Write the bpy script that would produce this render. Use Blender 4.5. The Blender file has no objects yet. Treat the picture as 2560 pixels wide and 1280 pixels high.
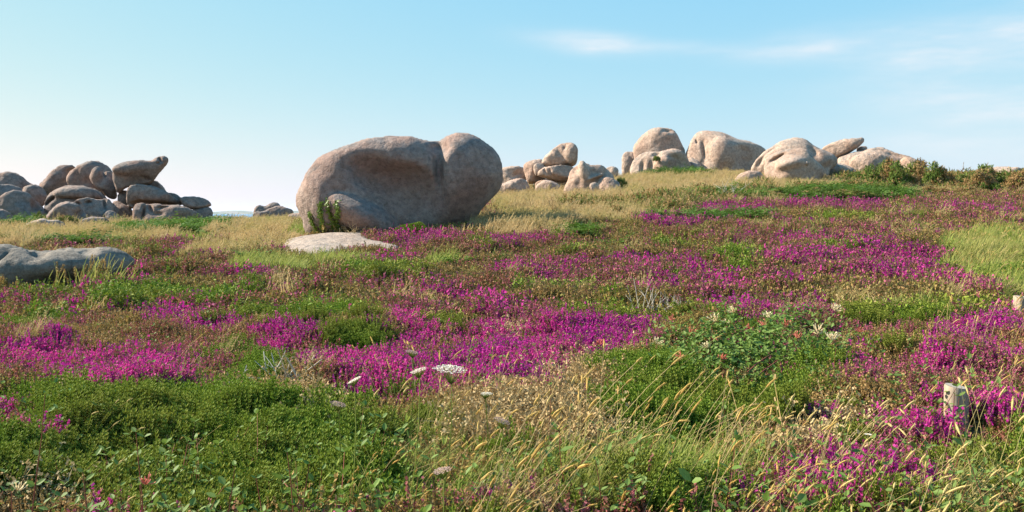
import bpy, math, random
import numpy as np
from mathutils import Vector, Matrix
from mathutils.bvhtree import BVHTree

# ------------------------------------------------------------------ camera, sky, sun, exposure
SC = bpy.context.scene
COL = SC.collection
F = 2217.0            # focal length in photograph pixels (2560 wide)
EYE = 1.6             # eye height
HOR = 530.0           # photograph row of the horizon
cam_d = bpy.data.cameras.new("camera")
cam = bpy.data.objects.new("camera", cam_d)
COL.objects.link(cam)
cam.location = (0, 0, EYE)
cam.rotation_euler = (math.radians(90), 0, 0)
cam_d.sensor_width = 36.0
cam_d.lens = 36.0 * F / 2560.0
cam_d.shift_y = -(640.0 - HOR) / 2560.0
cam_d.clip_start = 0.05
cam_d.clip_end = 40000.0
SC.camera = cam

SUN_AZ = math.radians(-75.0)      # measured from +Y towards +X: the sun stands to the left
SUN_EL = math.radians(36.0)
SUN_DIR = Vector((math.sin(SUN_AZ) * math.cos(SUN_EL), math.cos(SUN_AZ) * math.cos(SUN_EL), math.sin(SUN_EL)))
sun_d = bpy.data.lights.new("sun", 'SUN')
sun_d.energy = 5.0
sun_d.angle = math.radians(0.53)
sun_d.color = (1.0, 0.90, 0.76)
sun = bpy.data.objects.new("sun", sun_d)
COL.objects.link(sun)
sun.rotation_euler = SUN_DIR.to_track_quat('Z', 'Y').to_euler()
sun.location = (-60, -10, 60)

world = bpy.data.worlds.new("World")
SC.world = world
world.use_nodes = True
wn, wl = world.node_tree.nodes, world.node_tree.links
wn.clear()
wout = wn.new('ShaderNodeOutputWorld')
wbg = wn.new('ShaderNodeBackground')
wbg.inputs['Strength'].default_value = 0.079
world.cycles.sampling_method = 'MANUAL'
world.cycles.sample_map_resolution = 512
sky = wn.new('ShaderNodeTexSky')
sky.sky_type = 'NISHITA'
sky.sun_disc = False
sky.sun_elevation = SUN_EL
sky.sun_rotation = SUN_AZ
sky.altitude = 20
sky.air_density = 1.0
sky.dust_density = 0.4
sky.ozone_density = 1.6
wl.new(wbg.outputs[0], wout.inputs[0])


def wmath(op, a, b=None, c=None, clamp=False):
    n = wn.new('ShaderNodeMath'); n.operation = op; n.use_clamp = clamp
    for i, v in enumerate((a, b, c)):
        if v is None:
            continue
        if isinstance(v, (int, float)):
            n.inputs[i].default_value = v
        else:
            wl.new(v, n.inputs[i])
    return n.outputs[0]


tc = wn.new('ShaderNodeTexCoord')


def wvec(op, a, b):
    n = wn.new('ShaderNodeVectorMath'); n.operation = op
    for i, v in enumerate((a, b)):
        if isinstance(v, (tuple, Vector)): n.inputs[i].default_value = tuple(v)
        else: wl.new(v, n.inputs[i])
    return n.outputs['Value'] if op == 'DOT_PRODUCT' else n.outputs[0]


def sky_dir(px, py):
    return Vector(((px - 1280) / F, 1.0, (HOR - py) / F)).normalized()


_sk = wn.new('ShaderNodeMapping'); _sk.inputs['Scale'].default_value = (5.0, 5.0, 26.0)
_sk.inputs['Rotation'].default_value = (0, math.radians(-4), 0)
wl.new(tc.outputs['Generated'], _sk.inputs['Vector'])
_nz = wn.new('ShaderNodeTexNoise'); _nz.inputs['Scale'].default_value = 1.6; _nz.inputs['Detail'].default_value = 4; _nz.inputs['Roughness'].default_value = 0.6
wl.new(_sk.outputs[0], _nz.inputs['Vector'])
wob = wmath('MULTIPLY', wmath('SUBTRACT', _nz.outputs[0], 0.5), 2.6)
mask = None
# thin wisps of high cloud: photograph position, half length and half height in degrees, tilt, thickness
for px, py, ra, re, rot, amt in [(1475, 108, 4.2, 0.7, -5, 0.75), (1720, 118, 4.5, 0.45, -3, 0.35), (2010, 115, 4.2, 1.0, 3, 0.45),
                                 (2520, 100, 8.0, 2.2, 6, 0.55), (2520, 275, 8.0, 1.7, -2, 0.60), (2440, 370, 7.0, 0.9, -4, 0.35)]:
    c_ = sky_dir(px, py)
    right_ = Vector((c_.y, -c_.x, 0)).normalized()
    up_ = right_.cross(c_)
    q_ = math.radians(rot)
    e1 = (right_ * math.cos(q_) + up_ * math.sin(q_)) / math.sin(math.radians(ra))
    e2 = (-right_ * math.sin(q_) + up_ * math.cos(q_)) / math.sin(math.radians(re))
    u = wmath('SUBTRACT', wvec('DOT_PRODUCT', tc.outputs['Generated'], e1), c_.dot(e1))
    v = wmath('SUBTRACT', wvec('DOT_PRODUCT', tc.outputs['Generated'], e2), c_.dot(e2))
    r2 = wmath('ADD', wmath('ADD', wmath('MULTIPLY', u, u), wmath('MULTIPLY', v, v)), wob)
    o = wmath('MULTIPLY', wmath('POWER', 2.718, wmath('MULTIPLY', wmath('MAXIMUM', r2, -0.3), -1.4)), amt)
    o = wmath('MULTIPLY', o, 0.78)
    mask = o if mask is None else wmath('ADD', mask, o, clamp=True)
# the camera's colour response to the sky: bright blue-green, highlights rolled off, the same in every direction
ssep = wn.new('ShaderNodeSeparateColor'); wl.new(sky.outputs[0], ssep.inputs[0])
scmb = wn.new('ShaderNodeCombineColor')
for i_, (g_, p_) in enumerate([(0.93, 0.82), (2.38, 0.33), (5.20, -0.06)]):
    wl.new(wmath('MULTIPLY', wmath('POWER', wmath('MAXIMUM', ssep.outputs[i_], 0.5), p_), g_), scmb.inputs[i_])
cmix = wn.new('ShaderNodeMix'); cmix.data_type = 'RGBA'
wl.new(mask, cmix.inputs['Factor'])
wl.new(scmb.outputs[0], cmix.inputs['A'])
cmix.inputs['B'].default_value = (4.75, 4.8, 5.0, 1)
wl.new(cmix.outputs['Result'], wbg.inputs['Color'])

SC.view_settings.view_transform = 'Standard'
SC.view_settings.look = 'None'
SC.view_settings.gamma = 1.0
SC.view_settings.use_curve_mapping = False
SC.view_settings.exposure = 1.32
SC.render.engine = 'CYCLES'
SC.cycles.use_denoising = True
SC.cycles.max_bounces = 4
SC.cycles.diffuse_bounces = 2
SC.cycles.glossy_bounces = 2
SC.cycles.transmission_bounces = 4
SC.cycles.volume_bounces = 1
SC.cycles.use_adaptive_sampling = False

random.seed(5)
RNG = np.random.default_rng(7)

# ------------------------------------------------------------------ numeric helpers


def _hash(ix, iy, iz, s):
    n = (ix.astype(np.int64) * 374761393 + iy.astype(np.int64) * 668265263 + iz.astype(np.int64) * 2147483647 + s * 974634777) & 0xffffffff
    n = ((n ^ (n >> 13)) * 1274126177) & 0xffffffff
    n = ((n ^ (n >> 16)) * 2246822519) & 0xffffffff
    n = n ^ (n >> 15)
    return (n & 0xffffff) / float(0xffffff) * 2 - 1


def vnoise2(x, y, s=0):
    x = np.asarray(x, float); y = np.asarray(y, float)
    ix = np.floor(x); iy = np.floor(y)
    fx = x - ix; fy = y - iy
    ux = fx * fx * fx * (fx * (fx * 6 - 15) + 10); uy = fy * fy * fy * (fy * (fy * 6 - 15) + 10)
    z = np.zeros_like(ix)
    a = _hash(ix, iy, z, s); b = _hash(ix + 1, iy, z, s); c = _hash(ix, iy + 1, z, s); d = _hash(ix + 1, iy + 1, z, s)
    return (a * (1 - ux) + b * ux) * (1 - uy) + (c * (1 - ux) + d * ux) * uy


def fbm2(x, y, s=0, oct=3):
    t = 0; a = 1.0; tot = 0
    for o in range(oct):
        t = t + a * vnoise2(x * 2 ** o + 17.3 * o, y * 2 ** o - 9.1 * o, s + o); tot += a; a *= 0.5
    return t / tot


def vnoise3(p, s=0):
    i = np.floor(p); f = p - i
    u = f * f * f * (f * (f * 6 - 15) + 10)
    r = 0
    for dx in (0, 1):
        for dy in (0, 1):
            for dz in (0, 1):
                w = (u[:, 0] if dx else 1 - u[:, 0]) * (u[:, 1] if dy else 1 - u[:, 1]) * (u[:, 2] if dz else 1 - u[:, 2])
                r = r + w * _hash(i[:, 0] + dx, i[:, 1] + dy, i[:, 2] + dz, s)
    return r


# ------------------------------------------------------------------ lie of the land
DEP = np.array([0, 4, 8, 12, 16, 20, 24, 28, 32, 36, 40, 45, 50, 55, 60, 70, 90, 130, 200, 260], float)
HGT = {
    -400: [-1.62, -1.62, -1.58, -1.50, -1.36, -1.12, -.90, -.70, -.55, -.44, -.36, -.35, -.5, -.9, -1.5, -3, -6, -11, -22, -26],
    0:    [-1.62, -1.62, -1.58, -1.50, -1.37, -1.13, -.92, -.74, -.62, -.53, -.46, -.45, -.6, -.9, -1.5, -3, -6, -11, -22, -26],
    500:  [-1.62, -1.62, -1.58, -1.50, -1.37, -1.12, -.94, -.78, -.69, -.63, -.58, -.60, -.75, -1.2, -1.5, -3, -6, -11, -22, -26],
    750:  [-1.62, -1.62, -1.58, -1.50, -1.36, -1.12, -.93, -.74, -.64, -.59, -.54, -.54, -.60, -1.1, -1.2, -3, -6, -11, -22, -26],
    1000: [-1.62, -1.62, -1.58, -1.49, -1.33, -1.08, -.82, -.50, -.28, -.12, 0.0, .20, .35, .3, 0, -1.5, -5, -11, -22, -26],
    1250: [-1.62, -1.62, -1.58, -1.48, -1.29, -1.00, -.66, -.30, -.05, .18, .40, .75, 1.05, 1.25, 1.2, .4, -4, -10, -22, -26],
    1700: [-1.62, -1.62, -1.57, -1.46, -1.26, -.96, -.62, -.28, .05, .45, .90, 1.5, 2.05, 2.45, 2.65, 2.2, -1, -9, -22, -26],
    2000: [-1.62, -1.62, -1.57, -1.45, -1.25, -.95, -.60, -.28, .04, .40, .82, 1.35, 1.75, 2.1, 2.3, 2.0, -1, -9, -22, -26],
    2560: [-1.60, -1.60, -1.55, -1.42, -1.22, -.92, -.60, -.28, .0, .32, .68, 1.12, 1.5, 1.8, 2.0, 1.8, -1, -9, -22, -26],
    3200: [-1.60, -1.60, -1.55, -1.40, -1.20, -.90, -.60, -.28, .0, .30, .62, 1.0, 1.35, 1.6, 1.8, 1.6, -1, -9, -22, -26],
}
_cols = np.array(sorted(HGT))
_tab = np.array([HGT[c] for c in _cols])
_fc = np.linspace(-400, 3200, 145)
_fd = np.linspace(0, 260, 521)
_t1 = np.array([np.interp(_fd, DEP, r) for r in _tab])                   # cols x depth
_t2 = np.array([np.interp(_fc, _cols, _t1[:, j]) for j in range(len(_fd))]).T
for _ in range(6):
    _p = np.pad(_t2, 2, mode='edge')
    _t2 = sum(_p[i:i + _t2.shape[0], 2:-2] for i in range(5)) / 5
    _p = np.pad(_t2, 2, mode='edge')
    _t2 = sum(_p[2:-2, i:i + _t2.shape[1]] for i in range(5)) / 5

MOUNDS = []      # x, y, rx, ry, h


def ground_z(x, y, bumps=True):
    x = np.asarray(x, float); y = np.asarray(y, float)
    ye = np.maximum(y, 3.0)
    px = np.clip(1280 + F * x / ye, -400, 3199)
    u = (px + 400) / 25.0
    v = np.clip(y, 0, 259.4) / 0.5
    i = np.clip(u.astype(int), 0, 143); j = np.clip(v.astype(int), 0, 519)
    fu = u - i; fv = v - j
    z = (_t2[i, j] * (1 - fu) + _t2[i + 1, j] * fu) * (1 - fv) + (_t2[i, j + 1] * (1 - fu) + _t2[i + 1, j + 1] * fu) * fv
    if bumps:
        far = np.clip((50 - y) / 20, 0.25, 1)
        lump = fbm2(x / 1.5, y / 1.1, 3, 3)
        z = z + far * (0.17 * np.abs(lump) * 2 - 0.14 + 0.05 * vnoise2(x / 0.45, y / 0.4, 8))
        for mx, my, rx, ry, h in MOUNDS:
            q = ((x - mx) / rx) ** 2 + ((y - my) / ry) ** 2
            z = z + h * np.exp(-q * 1.2)
    return z + EYE


def at(px, py, y):
    return Vector(((px - 1280) * y / F, y, EYE + (HOR - py) * y / F))


def on_ground(px, py, lo=3.2, hi=70.0, bumps=True):
    """the first point of the land that the sight line through a photograph pixel meets"""
    ys = np.linspace(lo, hi, 1400)
    zz = ground_z((px - 1280) * ys / F, ys, bumps)
    line = EYE + (HOR - py) * ys / F
    k = np.nonzero(line <= zz)[0]
    y = ys[k[0]] if len(k) else hi
    return Vector(((px - 1280) * y / F, y, float(ground_z((px - 1280) * y / F, y, bumps))))


def pix(x, y, z):
    return 1280 + F * x / y, HOR - F * (z - EYE) / y


def tag(o, label, cat, group=None, kind=None):
    if label: o['label'] = label
    if cat: o['category'] = cat
    if group: o['group'] = group
    if kind: o['kind'] = kind
    return o


def mesh_from(name, verts, faces, mats=(), midx=None, smooth=False, attrs=None):
    me = bpy.data.meshes.new(name)
    verts = np.asarray(verts, np.float32).reshape(-1, 3)
    if isinstance(faces, np.ndarray):
        k = faces.shape[1]; n = faces.shape[0]
        me.vertices.add(len(verts)); me.vertices.foreach_set('co', verts.ravel())
        me.loops.add(n * k); me.loops.foreach_set('vertex_index', faces.astype(np.int32).ravel())
        me.polygons.add(n)
        me.polygons.foreach_set('loop_start', np.arange(0, n * k, k, dtype=np.int32))
        me.update(calc_edges=True)
    else:
        me.from_pydata([tuple(map(float, v)) for v in verts], [], faces)
    for m in mats:
        me.materials.append(m)
    if midx is not None:
        me.polygons.foreach_set('material_index', np.asarray(midx, np.int32))
    if smooth:
        me.polygons.foreach_set('use_smooth', np.ones(len(me.polygons), bool))
    if attrs:
        for k, v in attrs.items():
            a = me.attributes.new(k, 'FLOAT', 'POINT'); a.data.foreach_set('value', np.asarray(v, np.float32))
    me.update()
    return me


def obj(name, me, parent=None, loc=None):
    o = bpy.data.objects.new(name, me)
    COL.objects.link(o)
    if parent is not None: o.parent = parent
    if loc is not None: o.location = loc
    return o


def empty(name, loc=(0, 0, 0), rz=0.0):
    o = bpy.data.objects.new(name, None)
    o.empty_display_size = 0.1
    COL.objects.link(o); o.location = loc; o.rotation_euler = (0, 0, rz)
    return o


# ------------------------------------------------------------------ materials


class NT:
    def __init__(self, name):
        self.m = bpy.data.materials.new(name); self.m.use_nodes = True
        self.n = self.m.node_tree.nodes; self.l = self.m.node_tree.links
        self.n.clear()
        self.out = self.n.new('ShaderNodeOutputMaterial')

    def new(self, t, **kw):
        n = self.n.new(t)
        for k, v in kw.items(): setattr(n, k, v)
        return n

    def put(self, sock, v):
        if isinstance(v, bpy.types.NodeSocket): self.l.new(v, sock)
        elif isinstance(v, tuple) and len(v) == 3 and sock.type == 'RGBA': sock.default_value = (*v, 1)
        else: sock.default_value = v

    def noise(self, vec, scale, detail=3, rough=0.55, dist=0.0):
        n = self.new('ShaderNodeTexNoise'); self.put(n.inputs['Vector'], vec)
        n.inputs['Scale'].default_value = scale; n.inputs['Detail'].default_value = detail
        n.inputs['Roughness'].default_value = rough; n.inputs['Distortion'].default_value = dist
        return n.outputs[0]

    def ramp(self, fac, lo, hi, a=0.0, b=1.0):
        n = self.new('ShaderNodeMapRange'); n.interpolation_type = 'SMOOTHSTEP'
        self.put(n.inputs[0], fac); n.inputs[1].default_value = lo; n.inputs[2].default_value = hi
        n.inputs[3].default_value = a; n.inputs[4].default_value = b
        return n.outputs[0]

    def mix(self, fac, a, b):
        n = self.new('ShaderNodeMix', data_type='RGBA')
        self.put(n.inputs['Factor'], fac); self.put(n.inputs['A'], a); self.put(n.inputs['B'], b)
        return n.outputs['Result']

    def math(self, op, a, b=0.0):
        n = self.new('ShaderNodeMath', operation=op); self.put(n.inputs[0], a); self.put(n.inputs[1], b)
        return n.outputs[0]

    def surf(self, s):
        self.l.new(s, self.out.inputs['Surface']); return self.m


def rock_material(name, pink, pale, grey, lichen=0.5, speck=1.0, gs=0.9, cracks=0.45):
    t = NT(name)
    co = t.new('ShaderNodeTexCoord').outputs['Object']
    info = t.new('ShaderNodeObjectInfo').outputs['Random']
    off = t.new('ShaderNodeVectorMath', operation='ADD'); t.l.new(co, off.inputs[0])
    cb = t.new('ShaderNodeCombineXYZ'); t.put(cb.inputs[0], t.math('MULTIPLY', info, 37.0)); t.put(cb.inputs[1], t.math('MULTIPLY', info, 91.0))
    t.l.new(cb.outputs[0], off.inputs[1])
    v = off.outputs[0]
    c = t.mix(t.ramp(t.noise(v, 0.7 * gs, 4), 0.35, 0.65), pink, pale)
    # streaks where water runs down
    mp = t.new('ShaderNodeMapping'); mp.inputs['Scale'].default_value = (2.2, 2.2, 0.35); t.l.new(v, mp.inputs[0])
    c = t.mix(t.ramp(t.noise(mp.outputs[0], 1.3, 4, 0.6), 0.52, 0.75, 0, 0.45), c, tuple(0.62 * k for k in pink))
    # grey lichen crust, thicker on what looks up
    nz = t.new('ShaderNodeNewGeometry').outputs['Normal']
    sp = t.new('ShaderNodeSeparateXYZ'); t.l.new(nz, sp.inputs[0])
    up = t.ramp(sp.outputs[2], -0.2, 0.8, -0.10, 0.10)
    lf = t.math('ADD', t.noise(v, 1.5 * gs, 6, 0.68), up)
    c = t.mix(t.ramp(lf, 0.60 - 0.18 * lichen, 0.78 - 0.18 * lichen, 0, 0.85), c, grey)
    fine = t.noise(v, 13, 4, 0.75)
    c = t.mix(t.ramp(fine, 0.5, 0.72, 0, 0.55 * speck), c, tuple(0.42 * k for k in grey))
    c = t.mix(t.ramp(t.noise(v, 17, 2, 0.6), 0.60, 0.74, 0, 0.5 * speck), c, tuple(min(0.8, 1.35 * k) for k in pale))
    # coarse-grained mottling of the weathered skin
    mott = t.ramp(t.noise(v, 6.5, 8, 0.9), 0.36, 0.66, 0.55, 1.40)
    hsv = t.new('ShaderNodeHueSaturation'); t.put(hsv.inputs['Color'], c); t.put(hsv.inputs['Value'], mott); c = hsv.outputs[0]
    # a few thin joints and cracks
    vo = t.new('ShaderNodeTexVoronoi', feature='DISTANCE_TO_EDGE'); vo.inputs['Scale'].default_value = 0.42
    wv = t.new('ShaderNodeVectorMath', operation='ADD'); t.l.new(v, wv.inputs[0])
    wn_ = t.new('ShaderNodeTexNoise'); wn_.inputs['Scale'].default_value = 1.1; wn_.inputs['Detail'].default_value = 4; t.l.new(v, wn_.inputs['Vector'])
    t.l.new(wn_.outputs['Color'], wv.inputs[1]); t.l.new(wv.outputs[0], vo.inputs['Vector'])
    crack = t.math('MULTIPLY', t.ramp(vo.outputs['Distance'], 0.0, 0.011, 1, 0), t.ramp(t.noise(v, 0.8, 2), 0.47, 0.56))
    c = t.mix(t.math('MULTIPLY', crack, cracks), c, (0.05, 0.04, 0.035))
    b = t.new('ShaderNodeBump'); b.inputs['Strength'].default_value = 0.9; b.inputs['Distance'].default_value = 0.08
    h = t.math('ADD', t.math('MULTIPLY', t.noise(v, 14, 4, 0.75), 0.6), t.math('MULTIPLY', t.noise(v, 4.5, 5, 0.6), 1.0))
    t.put(b.inputs['Height'], h)
    p = t.new('ShaderNodeBsdfPrincipled'); t.put(p.inputs['Base Color'], c); p.inputs['Roughness'].default_value = 0.9
    p.inputs['Specular IOR Level'].default_value = 0.25
    t.l.new(b.outputs[0], p.inputs['Normal'])
    return t.surf(p.outputs[0])


def veg_material(name, a, b, c=None, transl=0.3, tip=None, tipamt=0.8, nscale=0.6, rough=0.75):
    """leaf and petal colours: a and b by tuft, c in drifts over the land, tip towards blade ends"""
    t = NT(name)
    at_ = t.new('ShaderNodeAttribute', attribute_type='INSTANCER', attribute_name='tint').outputs['Fac']
    rnd = t.new('ShaderNodeObjectInfo').outputs['Random']
    pos = t.new('ShaderNodeNewGeometry').outputs['Position']
    fine = t.noise(pos, 40, 1)
    f = t.math('ADD', t.math('MULTIPLY', rnd, 0.6), t.math('MULTIPLY', t.ramp(fine, 0.35, 0.65), 0.4))
    col = t.mix(f, a, b)
    if c is not None:
        col = t.mix(t.ramp(t.noise(pos, nscale, 3), 0.42, 0.62), col, c)
    if tip is not None:
        h = t.new('ShaderNodeAttribute', attribute_type='GEOMETRY', attribute_name='tipf').outputs['Fac']
        col = t.mix(t.math('MULTIPLY', h, tipamt), col, tip)
    d = t.new('ShaderNodeBsdfPrincipled'); t.put(d.inputs['Base Color'], col); d.inputs['Roughness'].default_value = rough
    d.inputs['Specular IOR Level'].default_value = 0.25
    if transl <= 0:
        return t.surf(d.outputs[0])
    tr = t.new('ShaderNodeBsdfTranslucent'); t.put(tr.inputs['Color'], col)
    mx = t.new('ShaderNodeMixShader'); mx.inputs[0].default_value = transl
    t.l.new(d.outputs[0], mx.inputs[1]); t.l.new(tr.outputs[0], mx.inputs[2])
    return t.surf(mx.outputs[0])


def wood_material(name, a, b):
    t = NT(name)
    co = t.new('ShaderNodeTexCoord').outputs['Object']
    mp = t.new('ShaderNodeMapping'); mp.inputs['Scale'].default_value = (60, 60, 5); t.l.new(co, mp.inputs[0])
    n = t.noise(mp.outputs[0], 1.0, 4, 0.6)
    c = t.mix(t.ramp(n, 0.35, 0.65), a, b)
    c = t.mix(t.ramp(t.noise(co, 9, 4), 0.5, 0.8, 0, 0.18), c, tuple(0.6 * k for k in a))
    bp = t.new('ShaderNodeBump'); bp.inputs['Strength'].default_value = 0.5; bp.inputs['Distance'].default_value = 0.01; t.put(bp.inputs['Height'], n)
    p = t.new('ShaderNodeBsdfPrincipled'); t.put(p.inputs['Base Color'], c); p.inputs['Roughness'].default_value = 0.85
    t.l.new(bp.outputs[0], p.inputs['Normal'])
    return t.surf(p.outputs[0])


M_ROCK_WARM = rock_material("granite_warm", (0.40, 0.265, 0.195), (0.45, 0.335, 0.26), (0.29, 0.25, 0.215), 0.2, 0.6)
M_ROCK_LEFT = rock_material("granite_brown", (0.27, 0.17, 0.13), (0.29, 0.21, 0.17), (0.18, 0.16, 0.145), 0.55, 0.5)
M_ROCK_HERO = rock_material("granite_pink_grey", (0.30, 0.195, 0.155), (0.345, 0.26, 0.215), (0.19, 0.168, 0.158), 0.45, 1.0, cracks=0.12)
M_ROCK_GREY = rock_material("granite_lichen_grey", (0.18, 0.15, 0.125), (0.23, 0.20, 0.165), (0.13, 0.118, 0.10), 0.6, 0.9)
M_ROCK_SLAB = rock_material("granite_pale_slab", (0.36, 0.27, 0.21), (0.40, 0.315, 0.25), (0.30, 0.25, 0.21), 0.35, 0.8)
# ------------------------------------------------------------------ land, sea, far coast


def axis(lo, hi, fine, grow, centre):
    pos = [centre]; s = fine
    while pos[-1] < hi: pos.append(pos[-1] + s); s *= grow
    neg = [centre]; s = fine
    while neg[-1] > lo: neg.append(neg[-1] - s); s *= grow
    return np.array(sorted(set(neg[1:] + pos)))


m_, h_ = on_ground(1025, 568), 0
MOUNDS.append((m_.x, m_.y + 0.3, 0.75, 0.6, 0.34))
for px_, py_, rx_, ry_, hh in [(420, 1010, 1.1, 0.6, 0.10), (620, 1080, 0.7, 0.5, 0.10), (1620, 1010, 0.6, 0.6, 0.13), (330, 1090, 0.8, 0.4, 0.06),
                               (1300, 1010, 0.7, 0.5, 0.08), (2230, 640, 1.6, 0.9, 0.16), (1480, 860, 1.0, 0.6, 0.10), (760, 870, 0.8, 0.5, 0.10)]:
    g_ = on_ground(px_, py_)
    MOUNDS.append((g_.x, g_.y, rx_, ry_, hh))

t = NT("heath_soil")
pos = t.new('ShaderNodeNewGeometry').outputs['Position']
c = t.mix(t.ramp(t.noise(pos, 0.5, 5), 0.35, 0.65), (0.085, 0.060, 0.032), (0.060, 0.065, 0.024))
c = t.mix(t.ramp(t.noise(pos, 9, 4, 0.7), 0.45, 0.7, 0, 0.7), c, (0.16, 0.115, 0.06))
p = t.new('ShaderNodeBsdfPrincipled'); t.put(p.inputs['Base Color'], c); p.inputs['Roughness'].default_value = 0.95
b = t.new('ShaderNodeBump'); b.inputs['Strength'].default_value = 0.8; b.inputs['Distance'].default_value = 0.06; t.put(b.inputs['Height'], t.noise(pos, 14, 5, 0.7))
t.l.new(b.outputs[0], p.inputs['Normal'])
M_SOIL = t.surf(p.outputs[0])

gx = axis(-140, 170, 0.16, 1.022, 0.0)
gy = axis(-40, 258, 0.16, 1.016, 6.0)
XX, YY = np.meshgrid(gx, gy, indexing='ij')
ZZ = ground_z(XX, YY)
nx_, ny_ = XX.shape
ids = np.arange(nx_ * ny_).reshape(nx_, ny_)
fc = np.stack([ids[:-1, :-1], ids[1:, :-1], ids[1:, 1:], ids[:-1, 1:]], -1).reshape(-1, 4)
ground = obj("heath_ground", mesh_from("heath_ground", np.stack([XX, YY, ZZ], -1).reshape(-1, 3), fc, [M_SOIL], smooth=True))
tag(ground, "brown earth of the heath rising away to the rocks", "ground", kind="structure")

t = NT("sea_water")
pos = t.new('ShaderNodeNewGeometry').outputs['Position']
p = t.new('ShaderNodeBsdfPrincipled'); t.put(p.inputs['Base Color'], (0.035, 0.16, 0.30)); p.inputs['Roughness'].default_value = 0.55; p.inputs['Specular IOR Level'].default_value = 0.2
b = t.new('ShaderNodeBump'); b.inputs['Strength'].default_value = 0.6; b.inputs['Distance'].default_value = 0.5; t.put(b.inputs['Height'], t.noise(pos, 0.12, 4))
t.l.new(b.outputs[0], p.inputs['Normal'])
SEA_Z = -14.0
M_SEA = t.surf(p.outputs[0])
R_ = 13500.0
ang = np.linspace(0, 2 * math.pi, 97)[:-1]
sv = [(0, 0, SEA_Z)] + [(r * math.cos(a), r * math.sin(a), SEA_Z) for r in (600, 3000, R_) for a in ang]
sf = [(0, 1 + i, 1 + (i + 1) % 96) for i in range(96)]
for k in (0, 1):
    o1, o2 = 1 + 96 * k, 1 + 96 * (k + 1)
    sf += [(o1 + i, o2 + i, o2 + (i + 1) % 96, o1 + (i + 1) % 96) for i in range(96)]
sea = obj("sea", mesh_from("sea", sv, sf, [M_SEA]))
tag(sea, "strip of blue sea beyond the heath", "sea", kind="structure")

t = NT("far_land")
pos = t.new('ShaderNodeNewGeometry').outputs['Position']
p = t.new('ShaderNodeBsdfPrincipled'); t.put(p.inputs['Base Color'], t.mix(t.ramp(t.noise(pos, 0.006, 4), 0.4, 0.6), (0.07, 0.09, 0.04), (0.16, 0.13, 0.10))); p.inputs['Roughness'].default_value = 0.9
M_FAR = t.surf(p.outputs[0])


def coast(px0, px1, y, hmax, seed):
    n, m = 60, 14
    vs = []
    x0, x1 = (px0 - 1280) * y / F, (px1 - 1280) * y / F
    for i in range(n + 1):
        u = i / n
        prof = math.sin(math.pi * u) ** 0.45 * (0.55 + 0.45 * float(fbm2(u * 3.1, seed, 5))) * hmax
        prof = max(prof, 0) * (1.0 if 0 < i < n else 0)
        for j in range(m + 1):
            w = j / m
            vs.append((x0 + (x1 - x0) * u, y + (w - 0.5) * 900, SEA_Z - 2 + (prof + 2) * math.sin(math.pi * w) ** 0.7))
    fs = [(i * (m + 1) + j, (i + 1) * (m + 1) + j, (i + 1) * (m + 1) + j + 1, i * (m + 1) + j + 1) for i in range(n) for j in range(m)]
    return mesh_from("far_coast", vs, fs, [M_FAR], smooth=True)


o = obj("far_coast", coast(480, 668, 6500, 34, 1.3)); tag(o, "low hazy blue headland across the sea", "hills", kind="structure")
o = obj("far_coast", coast(690, 830, 6000, 36, 7.9)); tag(o, "hazy blue shore showing behind the big boulder's edge", "hills", kind="structure")

# ------------------------------------------------------------------ rocks: rounded granite solids


def chaikin(p, n=2):
    p = np.asarray(p, float)
    for _ in range(n):
        q = np.roll(p, -1, 0)
        p = np.stack([0.75 * p + 0.25 * q, 0.25 * p + 0.75 * q], 1).reshape(-1, 2)
    return p


def poly_sd(P, X, Z):
    """signed distance to a closed polygon, negative inside"""
    d = np.full(X.shape, 1e9); inside = np.zeros(X.shape, bool)
    n = len(P)
    for i in range(n):
        a, b = P[i], P[(i + 1) % n]
        e = b - a
        wx, wz = X - a[0], Z - a[1]
        tt = np.clip((wx * e[0] + wz * e[1]) / (e @ e + 1e-12), 0, 1)
        d = np.minimum(d, (wx - e[0] * tt) ** 2 + (wz - e[1] * tt) ** 2)
        cr = ((a[1] > Z) != (b[1] > Z)) & (X < (b[0] - a[0]) * (Z - a[1]) / (b[1] - a[1] + 1e-12) + a[0])
        inside ^= cr
    d = np.sqrt(d)
    return np.where(inside, -d, d)


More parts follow.
